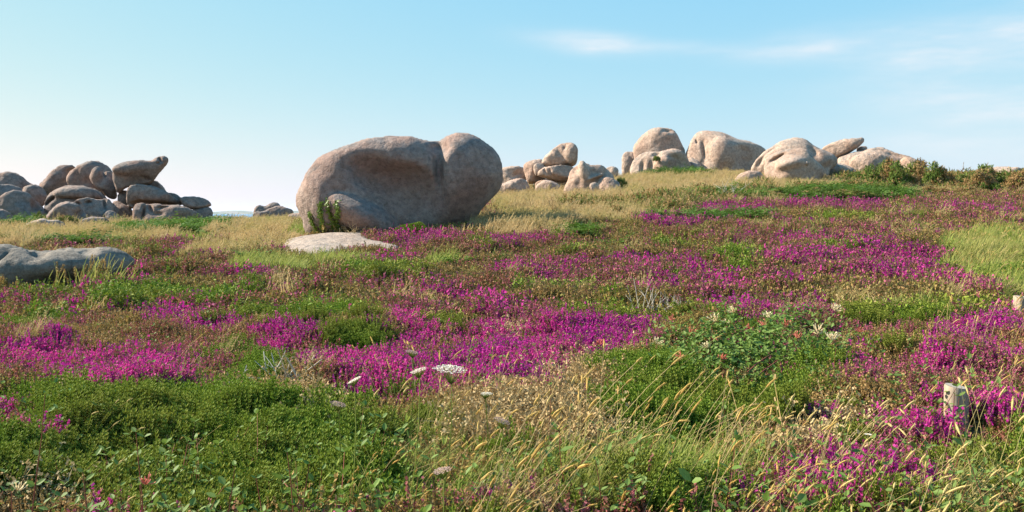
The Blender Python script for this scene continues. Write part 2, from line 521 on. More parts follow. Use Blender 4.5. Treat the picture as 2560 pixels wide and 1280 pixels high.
def surface_nets(G, org, h):
    nx, ny, nz = G.shape
    neg = G < 0
    cs = [(i, j, k) for i in (0, 1) for j in (0, 1) for k in (0, 1)]

    def cor(A, c):
        return A[c[0]:nx - 1 + c[0], c[1]:ny - 1 + c[1], c[2]:nz - 1 + c[2]]
    cnt = np.zeros((nx - 1, ny - 1, nz - 1), np.int8)
    for c_ in cs: cnt += cor(neg, c_)
    act = (cnt > 0) & (cnt < 8)
    ii, jj, kk = np.nonzero(act)
    vid = -np.ones(act.shape, np.int64); vid[ii, jj, kk] = np.arange(len(ii))
    acc = np.zeros((len(ii), 3)); num = np.zeros(len(ii))
    for a in cs:
        for ax in range(3):
            if a[ax] == 1: continue
            b_ = list(a); b_[ax] = 1
            va = G[ii + a[0], jj + a[1], kk + a[2]]; vb = G[ii + b_[0], jj + b_[1], kk + b_[2]]
            m = (va < 0) != (vb < 0)
            tt = np.where(m, va / np.where(m, va - vb, 1), 0)
            p_ = np.tile(np.array(a, float), (len(ii), 1)); p_[:, ax] += tt
            acc[m] += p_[m]; num[m] += 1
    V = acc / num[:, None] + np.stack([ii, jj, kk], 1)
    V = np.asarray(org) + V * h
    Q = []
    for ax in range(3):
        A = neg[tuple(slice(0, -1) if d == ax else slice(None) for d in range(3))]
        B = neg[tuple(slice(1, None) if d == ax else slice(None) for d in range(3))]
        ch = np.argwhere(A != B)
        o1, o2 = (ax + 1) % 3, (ax + 2) % 3
        ok = (ch[:, o1] > 0) & (ch[:, o2] > 0) & (ch[:, o1] < G.shape[o1] - 1) & (ch[:, o2] < G.shape[o2] - 1)
        ch = ch[ok]
        fl = A[ch[:, 0], ch[:, 1], ch[:, 2]]
        def cell(d1, d2):
            q = ch.copy(); q[:, o1] -= d1; q[:, o2] -= d2
            return vid[q[:, 0], q[:, 1], q[:, 2]]
        q = np.stack([cell(1, 1), cell(0, 1), cell(0, 0), cell(1, 0)], 1)
        q[~fl] = q[~fl][:, ::-1]
        Q.append(q)
    Q = np.concatenate(Q)
    return V, Q


def smin(a, b, k):
    hh = np.clip(0.5 + 0.5 * (b - a) / k, 0, 1)
    return b * (1 - hh) + a * hh - k * hh * (1 - hh)


def smax(a, b, k):
    return -smin(-a, -b, k)


def inflate(P, X, Z):
    """smooth 0..1 pillow over a polygon, negative outside"""
    sd = poly_sd(P, X, Z)
    ins = sd < 0
    u = np.maximum(-sd, 0)
    h2 = (X[1, 0] - X[0, 0]) ** 2
    for _ in range(500):
        v = np.pad(u, 1)
        u = np.where(ins, 0.25 * (v[2:, 1:-1] + v[:-2, 1:-1] + v[1:-1, 2:] + v[1:-1, :-2] + h2), 0)
    um = u.max()
    return np.where(ins, u / um, -sd / (-sd.min()) * 1.2), -sd.min()


SOFT = (0.40, 1.3)  # how shallow the hollows are and how softly they blend
ROCKS = []          # footprints: centre, axis, half width, half depth


def rock(label, poly, d, dep, mat, feats=(), lean=0.15, res=52, flat=0.62, noise=0.042, ground=True, bury=0.3, name="granite_boulder", group=None, cat="rock", seed=0, facets=4):
    P = chaikin(poly)
    if ground:
        bot = P[:, 1].max(); ht = bot - P[:, 1].min()
        low = P[:, 1] > bot - 0.16 * ht
        P[low, 1] += bury * F / d
    cx, cz = (P[:, 0].min() + P[:, 0].max()) / 2, P[:, 1].max()
    az = math.atan2(cx - 1280, F)
    k = d / F
    kx = k * math.cos(az)
    L = np.stack([(P[:, 0] - cx) * kx, (cz - P[:, 1]) * k], 1)
    w, ht = L[:, 0].max() * 2, L[:, 1].max()
    h = max(w, ht, 2 * dep) / res
    pad = 4 * h
    # 2-D pillow on a grid that is used for every slice
    xs = np.arange(-w / 2 - pad, w / 2 + pad, h); zs = np.arange(-pad, ht + pad, h)
    X2, Z2 = np.meshgrid(xs, zs, indexing='ij')
    W, R = inflate(L, X2, Z2)
    Wp = np.sign(W) * np.abs(W) ** flat * 1.0
    Wp = np.where(W > 0, np.maximum(W, 0) ** flat, W)
    ext = dep + pad + abs(lean) * ht
    extra = max([f[7] if len(f) > 7 else 0 for f in feats] + [0])
    ys = np.arange(-ext - extra, ext, h)
    D = dep
    yc = lean * (Z2 - ht * 0.5)
    Y = ys[None, :, None]
    G = (((Y - yc[:, None, :]) / D) ** 2 - Wp[:, None, :]) * 0.5 * min(D, R)
    X3 = X2[:, None, :]; Z3 = Z2[:, None, :]
    # broad weathered joint faces on the front
    rf = random.Random(int(cx * 13 + d * 7 + len(poly)))
    for _ in range(facets):
        nx, nz, ny = rf.uniform(-.55, .55), rf.uniform(-.25, .6), -rf.uniform(.55, 1.0)
        ln = math.sqrt(nx * nx + ny * ny + nz * nz); nx /= ln; ny /= ln; nz /= ln
        sup = math.sqrt((w / 2 * nx) ** 2 + (D * ny) ** 2 + (ht / 2 * nz) ** 2)
        pl = X3 * nx + Y * ny + (Z3 - ht * .5) * nz + (lean * 0) - sup * rf.uniform(.72, .88)
        G = smax(G, pl, 0.10 * min(w, ht, 2 * D))
    G0 = G
    for f in feats:
        kind, fx, fy, rx, rz, ry, off = f[:7]
        rot = math.radians(f[8]) if len(f) > 8 else 0.0
        kk = (f[9] if len(f) > 9 else 0.25)
        lx, lz = (fx - cx) * kx, (cz - fy) * k
        i = int(np.clip(round((lx - xs[0]) / h), 0, len(xs) - 1)); j = int(np.clip(round((lz - zs[0]) / h), 0, len(zs) - 1))
        col_ = G0[i, :, j] < 0
        front = float(ys[int(np.argmax(col_))]) if col_.any() else lean * (lz - ht * 0.5)
        dx, dz = X3 - lx, Z3 - lz
        c_, s_ = math.cos(rot), math.sin(rot)
        ux, uz = dx * c_ + dz * s_, -dx * s_ + dz * c_
        dy = Y - (front + off)
        ax_, az_, ay_ = rx * kx, rz * k, ry
        k0 = np.sqrt((ux / ax_) ** 2 + (uz / az_) ** 2 + (dy / ay_) ** 2)
        k1 = np.sqrt((ux / ax_ ** 2) ** 2 + (uz / az_ ** 2) ** 2 + (dy / ay_ ** 2) ** 2) + 1e-9
        E = k0 * (k0 - 1) / k1
        G = smin(G, E, kk) if kind == 'add' else smax(G, -E, kk)
    V, Q = surface_nets(G, (xs[0], ys[0], zs[0]), h)
    # natural unevenness, pushed along the surface normal
    a, b_, c_ = V[Q[:, 0]], V[Q[:, 1]], V[Q[:, 2]]
    fn = np.cross(b_ - a, c_ - a)
    vn = np.zeros_like(V)
    for q in range(4): np.add.at(vn, Q[:, q], fn)
    vn /= np.linalg.norm(vn, axis=1)[:, None] + 1e-9
    sz = min(w, ht, 2 * dep)
    off = np.array([seed * 3.7 + cx * 0.01, seed * 1.3, d * 0.7])
    n = vnoise3(V / (0.55 * sz) + off, 1) + 0.5 * vnoise3(V / (0.24 * sz) + off, 2) + 0.22 * vnoise3(V / (0.1 * sz) + off, 3)
    V = V + vn * (n * noise * sz)[:, None]
    me = mesh_from(name, V, Q, [mat], smooth=True)
    c0 = at(cx, cz, d)
    o = obj(name, me, loc=c0)
    o.rotation_euler = (0, 0, -az)
    tag(o, label, cat, group)
    if ground:
        ROCKS.append((c0.x, c0.y, math.cos(az), -math.sin(az), w / 2, dep))
        if name == "granite_outcrop":
            ROCKS.append((c0.x + .6, c0.y - .95, math.cos(az), -math.sin(az), w / 2 * .85, .95))
    return o


def T(sx, ox, oy, pts):
    return [(x / sx + ox, y / sx + oy) for x, y in pts]


def c1(p): return T(3.3684, 0, 360, p)
def c2(p): return T(3.3677, 680, 300, p)
def c3(p): return T(4.5714, 1200, 300, p)
def c4(p): return T(4.0, 1540, 300, p)
def c5(p): return T(3.5554, 2000, 320, p)


def fx(tr, kind, x, y, rx, rz, ry, off, rot=0, k=0.2, ext=0):
    """a swelling or hollow, given in zoomed-crop pixels; ry and off (from the front face, away = +) in metres"""
    (px, py), s = tr([(x, y)])[0], tr([(1, 0)])[0][0] - tr([(0, 0)])[0][0]
    if kind == 'sub':                      # shallow dish rather than a pit
        off -= SOFT[0] * ry; k *= SOFT[1]
    elif kind == 'cut':
        kind = 'sub'
    return (kind, px, py, rx * s, rz * s, ry, off, ext, rot, k)


# --- the big boulder in the middle
hero_poly = c2([(225, 690), (232, 640), (250, 590), (285, 500), (320, 430), (380, 360), (450, 310), (540, 265), (640, 230), (760, 195), (880, 170), (1000, 158),
                (1120, 153), (1200, 163), (1260, 190), (1300, 198), (1370, 205), (1410, 207), (1430, 185), (1480, 155), (1540, 138), (1620, 133), (1690, 150), (1760, 190),
                (1840, 245), (1900, 300), (1925, 360), (1935, 440), (1935, 520), (1910, 590), (1870, 660), (1820, 730), (1780, 800), (1740, 850), (1500, 890), (1200, 930),
                (1000, 960), (820, 990), (600, 1000), (400, 1000), (330, 930), (280, 830), (245, 750)])
hero = rock("huge pinkish grey boulder with a round head and scooped flank, ivy on its end", hero_poly, 28.0, 1.75, M_ROCK_HERO, [
    fx(c2, 'add', 480, 720, 110, 220, 0.8, 0.50, 10, 0.5, 0.6),        # lit shoulder on the end
    fx(c2, 'cut', 950, 530, 320, 150, 0.95, -0.20, -24, 0.42),         # the long scoop
    fx(c2, 'cut', 1200, 660, 250, 190, 0.75, -0.12, -42, 0.45),
    fx(c2, 'add', 770, 800, 345, 140, 1.0, 0.22, -27, 0.10, 0.8),     # foot reaching forward
    fx(c2, 'cut', 1390, 440, 40, 330, 0.6, -0.10, 3, 0.22),            # cleft beside the head
    fx(c2, 'cut', 1385, 235, 70, 60, 0.9, -0.35, 0, 0.3),
    fx(c2, 'cut', 1850, 800, 190, 110, 1.2, -0.4, 50, 0.3),
], lean=-0.22, res=150, flat=0.5, noise=0.022, bury=0.25, facets=0)

# --- grey outcrop nearest on the left
rock("long grey lichen-crusted outcrop low in the heather, reeds at its face",
     c1([(-240, 850), (0, 838), (80, 842), (180, 868), (250, 888), (330, 898), (450, 900), (520, 886), (600, 880), (720, 892), (800, 885), (870, 878), (960, 882), (1040, 902), (1100, 935), (1150, 975),
         (1165, 1020), (1110, 1070), (1000, 1120), (700, 1190), (300, 1215), (0, 1225), (-240, 1225)]), 16.6, 0.85, M_ROCK_GREY,
     [fx(c1, 'sub', 40, 955, 120, 34, 0.8, 0.0, 38, 0.12), fx(c1, 'add', 400, 1010, 420, 110, 0.5, 0.15, 3, 0.25, 0.4),
      fx(c1, 'sub', 640, 1190, 320, 60, 0.6, -0.25, 4, 0.2), fx(c1, 'sub', 330, 905, 60, 30, 0.5, 0.1, 0, 0.1), fx(c1, 'sub', 740, 890, 50, 26, 0.5, 0.1, 0, 0.1)],
     lean=0.12, res=110, noise=0.03, bury=0.22, name="granite_outcrop", facets=0)

# --- pile of boulders on the left, the jutting one on top
LG = "boulders heaped under the jutting rock"
LM = M_ROCK_LEFT
rock("dark domed boulder at the picture's edge, highest in its corner of the heap", c1([(-160, 330), (-60, 262), (0, 240), (60, 234), (120, 240), (180, 266), (235, 320), (300, 345), (318, 375), (200, 470), (0, 480), (-160, 480)]), 43, 1.3, LM, group=LG)
rock("flat slab boulder lying below the dark dome at the edge", c1([(-160, 352), (60, 341), (130, 354), (195, 378), (222, 420), (150, 480), (-160, 500)]), 41, 1.0, LM, group=LG, ground=False, lean=-0.05)
rock("squat boulder wedged between the flat slab and the wide layered mound", c1([(190, 375), (245, 343), (310, 352), (370, 385), (400, 425), (398, 480), (350, 540), (250, 560), (190, 500)]), 40.3, 0.9, LM, group=LG, ground=False)
rock("big sloping dark boulder with a spiky bush at its foot", c1([(-140, 560), (-60, 490), (0, 455), (80, 408), (150, 388), (225, 398), (285, 440), (340, 505), (385, 570), (405, 630), (300, 650), (100, 650), (-140, 650)]), 37.5, 1.5, LM,
     [fx(c1, 'sub', 330, 480, 60, 120, 0.5, -0.25, -25, 0.2)], group=LG, lean=-0.05)
rock("low rounded boulder half out of the picture beneath the sloping one", c1([(-140, 560), (-40, 548), (20, 549), (80, 568), (128, 620), (150, 690), (100, 720), (-140, 720)]), 33.5, 0.8, LM, group=LG, lean=-0.05)
rock("steep pointed boulder at the back of the heap against the sky", c1([(320, 365), (375, 295), (445, 218), (505, 180), (570, 169), (620, 178), (655, 206), (660, 300), (640, 420), (500, 470), (390, 450)]), 43.5, 1.2, LM,
     [fx(c1, 'sub', 640, 330, 80, 140, 0.8, -0.2, 15, 0.2)], group=LG, lean=-0.05, ground=False)
rock("large round boulder topping the heap beside the jutting rock", c1([(568, 290), (598, 232), (680, 180), (760, 150), (820, 146), (880, 164), (935, 208), (962, 260), (965, 340), (940, 430), (800, 440), (660, 400), (598, 352), (570, 320)]), 42, 1.3, LM,
     [fx(c1, 'sub', 720, 330, 90, 55, 0.5, -0.2, 10, 0.15), fx(c1, 'sub', 640, 330, 26, 110, 0.3, -0.05, 0, 0.15)], group=LG, ground=False, lean=-0.05)
rock("nose-shaped boulder leaning in front of the large round one", c1([(763, 260), (778, 226), (820, 211), (852, 222), (870, 232), (900, 226), (945, 232), (970, 300), (990, 400), (990, 450), (955, 475), (900, 445), (850, 392), (805, 368), (778, 325)]), 40.4, 0.7, LM,
     [fx(c1, 'sub', 868, 225, 16, 60, 0.4, 0.05, 10, 0.08), fx(c1, 'add', 815, 270, 50, 75, 0.35, 0.0, 0, 0.15, 0.3)], group=LG, ground=False, lean=-0.1)
rock("jutting boulder like an animal's raised head on top of the heap", c1([(944, 255), (958, 207), (1005, 175), (1080, 150), (1150, 138), (1220, 137), (1270, 142), (1290, 128), (1305, 116), (1340, 103), (1385, 97), (1415, 112), (1423, 140), (1402, 175), (1362, 222), (1330, 262),
     (1305, 302), (1270, 332), (1200, 346), (1100, 358), (1040, 382), (1005, 418), (985, 405), (965, 345), (947, 295)]), 40, 1.05, LM,
     [fx(c1, 'sub', 1110, 345, 220, 70, 0.7, -0.35, 8, 0.14), fx(c1, 'sub', 1240, 300, 90, 26, 0.5, -0.1, -30, 0.1), fx(c1, 'sub', 1345, 128, 12, 34, 0.3, 0, 25, 0.06), fx(c1, 'sub', 1330, 165, 14, 10, 0.2, 0, 0, 0.05),
      fx(c1, 'add', 1120, 215, 170, 62, 0.5, 0.15, 4, 0.2, 0.3)], group=LG, ground=False, lean=-0.12, res=70, noise=0.02)
rock("dark wedge boulder showing behind the jutting rock's chin", c1([(1220, 330), (1290, 302), (1330, 312), (1370, 355), (1405, 408), (1430, 440), (1380, 480), (1250, 450)]), 41.2, 0.8, LM, group=LG, ground=False)
rock("long tapering slab carrying the jutting rock", c1([(1070, 395), (1090, 358), (1150, 342), (1260, 348), (1335, 368), (1400, 408), (1465, 450), (1530, 488), (1552, 506), (1500, 522), (1350, 512), (1210, 506), (1140, 532), (1092, 545), (1074, 480)]), 39.3, 1.0, LM,
     [fx(c1, 'sub', 1330, 520, 240, 34, 0.7, -0.3, -6, 0.12)], group=LG, ground=False, lean=-0.1)
rock("small upright block pinched under the jutting rock's throat", c1([(986, 445), (1005, 405), (1045, 388), (1082, 398), (1090, 490), (1060, 530), (1000, 510)]), 40, 0.5, LM, group=LG, ground=False)
rock("shadowed wedge boulder filling the gap below the upright block", c1([(936, 520), (955, 480), (985, 474), (1060, 508), (1115, 545), (1130, 610), (1000, 630), (945, 600)]), 39.2, 0.6, LM, group=LG)
rock("wide layered mound boulder in the middle of the heap", c1([(372, 530), (385, 470), (405, 430), (462, 386), (540, 356), (620, 350), (720, 355), (800, 372), (862, 402), (912, 452), (945, 520), (950, 600), (800, 620), (420, 620), (375, 580)]), 39.2, 1.3, LM,
     [fx(c1, 'sub', 455, 460, 120, 16, 0.5, 0.05, 45, 0.08), fx(c1, 'add', 650, 430, 200, 60, 0.5, 0.1, -4, 0.15, 0.4), fx(c1, 'sub', 700, 470, 200, 14, 0.6, 0.0, -4, 0.08)], group=LG, lean=-0.05, res=60)
rock("pitted boulder with two dark hollows in front of the layered mound", c1([(606, 500), (640, 470), (690, 458), (760, 455), (830, 472), (900, 455), (935, 470), (955, 520), (955, 590), (880, 615), (700, 620), (630, 570)]), 37.4, 0.8, LM,
     [fx(c1, 'sub', 745, 490, 38, 18, 0.35, 0, 5, 0.08), fx(c1, 'sub', 660, 500, 24, 14, 0.3, 0, -20, 0.08), fx(c1, 'sub', 880, 490, 12, 60, 0.4, 0, 0, 0.08)], group=LG, lean=-0.05)
rock("smooth grey dome standing in front of the heap", c1([(372, 640), (430, 562), (480, 508), (540, 486), (610, 490), (668, 518), (720, 562), (750, 620), (700, 640), (540, 645)]), 35.6, 1.0, LM, [fx(c1, 'sub', 690, 560, 26, 90, 0.4, -0.1, -30, 0.15)], group=LG, lean=-0.05)
rock("lobed brown boulder lying along the grass under the tapering slab", c1([(1122, 570), (1136, 518), (1185, 497), (1255, 508), (1320, 500), (1395, 522), (1475, 512), (1560, 530), (1625, 558), (1705, 602), (1720, 625), (1500, 640), (1300, 645), (1130, 640)]), 37.6, 0.9, LM,
     [fx(c1, 'sub', 1262, 520, 14, 60, 0.4, 0, 20, 0.08), fx(c1, 'sub', 1395, 530, 90, 12, 0.3, 0.05, 12, 0.08), fx(c1, 'sub', 1215, 560, 12, 70, 0.3, 0.03, -8, 0.08), fx(c1, 'sub', 1320, 590, 60, 26, 0.4, -0.05, 0, 0.1)], group=LG, lean=-0.05, res=60)
rock("flat-topped dark boulder at the seaward end of the heap", c1([(1508, 458), (1555, 443), (1640, 444), (1715, 460), (1768, 488), (1786, 522), (1720, 542), (1630, 556), (1550, 530), (1520, 490)]), 39.5, 0.9, LM, group=LG, ground=False, lean=0)
rock("low dark boulder beneath the flat-topped one by the sea view", c1([(1590, 560), (1700, 536), (1772, 530), (1792, 580), (1790, 612), (1620, 615)]), 39.4, 0.75, LM, group=LG)
rock("knob of rock above the tapering slab's thin end", c1([(1395, 425), (1432, 408), (1490, 424), (1538, 468), (1556, 505), (1450, 500)]), 40.4, 0.7, LM, group=LG, ground=False)
rock("little grey boulder tucked at the foot of the pitted one", c1([(865, 615), (890, 568), (935, 557), (985, 580), (1005, 625), (930, 630)]), 37.0, 0.4, LM, group=LG)
rock("low arched pink rock with a hollow, in the grass before the heap", c1([(128, 780), (178, 712), (260, 660), (340, 634), (400, 641), (480, 640), (530, 660), (585, 705), (590, 750), (400, 770), (250, 775)]), 31.0, 0.75, M_ROCK_WARM,
     [fx(c1, 'sub', 345, 705, 70, 42, 0.6, -0.15, 20, 0.12), fx(c1, 'sub', 330, 770, 80, 30, 0.6, -0.1, 0, 0.1)], group=LG, lean=-0.05)
rock("flat grey rock sunk in grass behind a green shrub", c1([(645, 660), (720, 622), (850, 612), (915, 630), (930, 680), (700, 690)]), 33.5, 0.6, LM, group=LG, lean=-0.05)
rock("tiny pale boulder among shrubs below the big sloping one", c1([(195, 660), (235, 622), (285, 624), (305, 665), (240, 675)]), 34.0, 0.35, LM, group=LG)

# --- small rocks by the sea view
SG = "little boulders on the skyline by the sea"
rock("small boulder pair's taller back stone on the skyline by the sea", c1([(2135, 585), (2142, 545), (2168, 516), (2200, 516), (2235, 528), (2280, 498), (2330, 489), (2366, 510), (2375, 560), (2280, 600), (2150, 600)]), 47, 0.7, LM, group=SG)
rock("broad low front stone of the small skyline boulders by the sea", c1([(2215, 570), (2270, 538), (2340, 522), (2400, 530), (2455, 548), (2480, 580), (2440, 605), (2240, 605)]), 45.5, 0.6, LM, group=SG)
rock("small lump of rock at the toe of the skyline boulders", c1([(2120, 600), (2150, 566), (2200, 572), (2250, 560), (2300, 590), (2290, 610), (2140, 612)]), 44.5, 0.4, LM, group=SG)
rock("thin pale rock sliver in grass beside the huge boulder's end", c1([(2420, 606), (2450, 588), (2530, 583), (2600, 590), (2600, 612), (2450, 612)]), 40, 0.4, M_ROCK_WARM, bury=0.15)

# --- stacked group right of the big boulder
SOFT = (0.64, 2.0)
KG = "stacked boulders with the balanced egg"
W = M_ROCK_WARM
rock("rounded pink boulder behind the huge boulder's head", c3([(180, 740), (205, 630), (248, 566), (310, 536), (390, 524), (470, 534), (512, 552), (530, 620), (530, 700), (400, 740)]), 49.5, 1.1, W, [fx(c3, 'sub', 350, 600, 34, 60, 0.4, -0.1, 20, 0.15), fx(c3, 'sub', 440, 620, 80, 22, 0.4, -0.05, 35, 0.12)], group=KG)
rock("low dark slab rock at the huge boulder's overhang", c3([(140, 870), (178, 795), (230, 737), (330, 706), (430, 676), (490, 665), (545, 700), (575, 770), (560, 830), (350, 880)]), 46.5, 1.0, W, [fx(c3, 'sub', 330, 850, 260, 60, 0.6, -0.25, 8, 0.12)], group=KG, lean=0.2)
rock("upright dark boulder propping the balanced egg's end", c3([(503, 515), (560, 474), (640, 455), (705, 450), (725, 480), (740, 600), (760, 680), (700, 720), (580, 725), (540, 700), (528, 640), (500, 575)]), 48.3, 0.9, W, [fx(c3, 'sub', 640, 560, 60, 130, 0.5, -0.25, -10, 0.12)], group=KG, ground=False, lean=0)
rock("small squared block under the narrow tip of the egg", c3([(608, 545), (628, 502), (695, 485), (742, 518), (725, 565), (670, 605), (665, 645), (630, 625)]), 47.4, 0.45, W, group=KG, ground=False, lean=0)
rock("balanced egg-shaped boulder on top of the stack", c3([(702, 495), (728, 452), (798, 372), (878, 300), (960, 267), (1040, 261), (1096, 284), (1121, 332), (1123, 420), (1106, 490), (1060, 528), (980, 522), (880, 527), (780, 532), (730, 522)]), 47.6, 0.95, W,
     [fx(c3, 'sub', 900, 370, 26, 90, 0.3, 0.0, 30, 0.1), fx(c3, 'sub', 985, 340, 22, 90, 0.25, 0.0, 20, 0.1), fx(c3, 'add', 1040, 400, 70, 110, 0.3, 0.1, 0, 0.15, 0.3)], group=KG, ground=False, lean=-0.15, res=60)
rock("lip-shaped slab directly beneath the balanced egg", c3([(652, 630), (668, 577), (730, 546), (800, 536), (880, 520), (960, 511), (1032, 515), (1074, 546), (1064, 605), (1040, 690), (960, 705), (880, 690), (780, 665), (690, 650)]), 47.0, 0.9, W,
     [fx(c3, 'sub', 745, 590, 14, 46, 0.3, 0, 15, 0.06), fx(c3, 'sub', 800, 590, 12, 40, 0.25, 0, 15, 0.06), fx(c3, 'sub', 900, 690, 200, 52, 0.7, -0.3, -10, 0.12)], group=KG, ground=False, lean=-0.15, res=56)
rock("shaded boulder in the dark gap under the lip-shaped slab", c3([(620, 720), (700, 690), (800, 665), (900, 690), (1020, 690), (1010, 770), (800, 790), (640, 790)]), 47.6, 0.6, W, group=KG)
rock("pale low dome in the grass under the stack", c3([(624, 815), (655, 742), (718, 697), (780, 684), (850, 708), (925, 760), (930, 815), (700, 840)]), 45.4, 0.7, W, group=KG, lean=0.35)
rock("furrowed pale boulder with hollows standing before the stack", c3([(960, 880), (978, 775), (1010, 700), (1028, 615), (1040, 576), (1088, 536), (1140, 503), (1200, 496), (1240, 506), (1262, 524), (1330, 515), (1400, 521), (1450, 552), (1512, 612), (1535, 665), (1500, 740), (1350, 800), (1240, 840), (1150, 870), (1050, 890)]), 43.3, 1.05, W,
     [fx(c3, 'sub', 1085, 565, 46, 40, 0.4, -0.05, 20, 0.1), fx(c3, 'sub', 1130, 720, 40, 150, 0.45, -0.12, -8, 0.12), fx(c3, 'sub', 1310, 605, 60, 55, 0.5, -0.08, 0, 0.12), fx(c3, 'sub', 1260, 760, 60, 60, 0.5, -0.1, 0, 0.12),
      fx(c3, 'add', 1190, 600, 60, 130, 0.35, 0.05, 12, 0.12, 0.3), fx(c3, 'sub', 1420, 600, 22, 70, 0.3, 0, -15, 0.1), fx(c3, 'add', 1290, 670, 120, 26, 0.3, 0.05, 22, 0.1, 0.2)], group=KG, res=80, noise=0.03)
rock("little round ball of rock beside the furrowed boulder", c3([(1248, 765), (1264, 726), (1300, 709), (1340, 724), (1363, 770), (1345, 815), (1280, 820)]), 41.6, 0.35, W, group=KG, bury=0.12)
rock("small grey-pink dome behind the little round ball", c3([(1335, 730), (1378, 682), (1440, 657), (1500, 664), (1560, 700), (1605, 745), (1600, 800), (1400, 810), (1350, 790)]), 42.3, 0.5, W, group=KG)
rock("small rock just breaking the skyline behind the furrowed boulder", c3([(1435, 560), (1478, 531), (1530, 532), (1572, 552), (1585, 600), (1450, 600)]), 54, 0.6, W, group=KG)

# --- large group on the skyline to the right
RG = "large boulders on the ridge"
rock("tall grey-capped dome at the back of the ridge boulders", c4([(172, 400), (182, 300), (200, 240), (222, 198), (282, 140), (370, 101), (450, 87), (530, 90), (582, 120), (620, 178), (652, 260), (692, 325), (700, 480), (400, 520), (180, 500)]), 60.5, 1.6, W,
     [fx(c4, 'sub', 520, 120, 60, 22, 0.5, 0.1, -5, 0.12), fx(c4, 'sub', 570, 230, 90, 70, 0.6, -0.35, 30, 0.2)], group=RG, res=60, lean=0.1)
rock("small upright boulder with a dark cleft at the ridge group's seaward end", c4([(58, 500), (54, 400), (68, 342), (108, 314), (165, 318), (195, 380), (180, 480), (110, 520)]), 60.5, 0.7, W, [fx(c4, 'sub', 155, 400, 18, 90, 0.5, -0.05, 12, 0.08)], group=RG)
rock("wide front boulder with a slot and a rounded snout below the tall dome", c4([(125, 540), (150, 442), (200, 362), (260, 326), (350, 320), (420, 326), (520, 301), (580, 290), (640, 305), (692, 337), (702, 372), (740, 432), (765, 530), (600, 545), (400, 540)]), 57.6, 1.2, W,
     [fx(c4, 'sub', 262, 455, 24, 80, 0.5, 0.0, -6, 0.08), fx(c4, 'sub', 355, 430, 26, 130, 0.7, -0.1, -4, 0.1), fx(c4, 'add', 500, 455, 120, 95, 0.55, -0.05, 0, 0.12, 0.6), fx(c4, 'sub', 600, 395, 90, 34, 0.6, -0.15, -25, 0.1), fx(c4, 'sub', 640, 470, 120, 90, 0.5, -0.3, 0, 0.15),
      fx(c4, 'sub', 400, 350, 50, 30, 0.5, 0, 0, 0.1)], group=RG, res=90, noise=0.02)
rock("dark round boulder in the gap between two ridge boulders", c4([(712, 420), (730, 372), (785, 386), (842, 430), (856, 500), (800, 545), (740, 540)]), 58.3, 0.7, W, group=RG)
rock("big pale boulder with folded front and long sloping shoulder on the ridge", c4([(690, 350), (730, 250), (760, 170), (808, 116), (870, 104), (960, 110), (1050, 125), (1130, 155), (1220, 204), (1320, 215), (1420, 264), (1495, 306), (1490, 360), (1440, 450), (1350, 520), (1200, 535), (1000, 545), (815, 540), (830, 500), (780, 440), (710, 400)]), 59, 1.7, W,
     [fx(c4, 'sub', 875, 270, 22, 130, 0.6, 0.0, 8, 0.1), fx(c4, 'sub', 940, 350, 36, 90, 0.6, 0.02, 20, 0.12), fx(c4, 'add', 1060, 350, 130, 150, 0.7, 0.35, 10, 0.3, 0.6), fx(c4, 'sub', 1330, 420, 150, 80, 0.9, -0.35, -35, 0.18), fx(c4, 'sub', 1290, 320, 70, 50, 0.5, -0.1, -20, 0.12),
      fx(c4, 'sub', 805, 215, 12, 34, 0.4, 0, 20, 0.05), fx(c4, 'sub', 870, 440, 40, 80, 0.5, -0.1, 0, 0.15)], group=RG, res=100, noise=0.018, lean=0.25)
rock("humped boulder behind the creased snout on the ridge", c4([(1345, 500), (1375, 430), (1402, 398), (1480, 322), (1560, 270), (1640, 216), (1720, 190), (1800, 182), (1870, 190), (1920, 224), (1980, 268), (2080, 310), (2160, 342), (2208, 388), (2210, 440), (2170, 480), (2080, 560), (1900, 580), (1500, 580), (1360, 540)]), 51.0, 1.35, W,
     [fx(c4, 'sub', 1440, 420, 30, 90, 0.5, 0.05, -30, 0.1), fx(c4, 'sub', 1970, 310, 40, 80, 0.7, -0.05, 30, 0.12), fx(c4, 'sub', 2130, 470, 110, 50, 0.8, -0.2, 40, 0.12), fx(c4, 'sub', 1560, 300, 100, 14, 0.4, 0.0, 35, 0.08)], group=RG, res=90, noise=0.02, lean=0.3)
rock("creased snout-like boulder in front, its underside in shadow", c4([(1470, 540), (1478, 430), (1490, 380), (1560, 330), (1680, 296), (1800, 288), (1880, 284), (1940, 320), (1990, 400), (2050, 462), (2085, 515), (2040, 600), (1950, 650), (1850, 665), (1650, 660), (1540, 630), (1480, 590)]), 47.6, 1.3, W,
     [fx(c4, 'add', 1740, 450, 140, 60, 0.6, 0.18, 12, 0.25, 0.7), fx(c4, 'sub', 1600, 385, 110, 18, 0.5, 0.08, 28, 0.06), fx(c4, 'sub', 1820, 620, 230, 70, 0.9, -0.35, 6, 0.16), fx(c4, 'sub', 2000, 560, 90, 130, 0.6, -0.35, 30, 0.2), fx(c4, 'add', 1905, 445, 16, 20, 0.15, 0.0, 0, 0.05, 0.2)],
     group=RG, res=100, noise=0.018, lean=0.0)
rock("smooth pale half-buried boulder at the creased snout's side", c4([(1135, 680), (1190, 590), (1240, 540), (1310, 505), (1400, 502), (1442, 530), (1470, 575), (1440, 640), (1380, 670), (1250, 690)]), 46.3, 0.8, W, group=RG, lean=0.3, bury=0.15)
rock("pointed slab boulder tilted up against the sky", c4([(2040, 300), (2100, 250), (2200, 210), (2300, 195), (2400, 187), (2460, 187), (2485, 204), (2472, 240), (2400, 290), (2320, 332), (2240, 364), (2200, 380), (2120, 350)]), 57, 0.9, W, group=RG, ground=False, lean=-0.2)
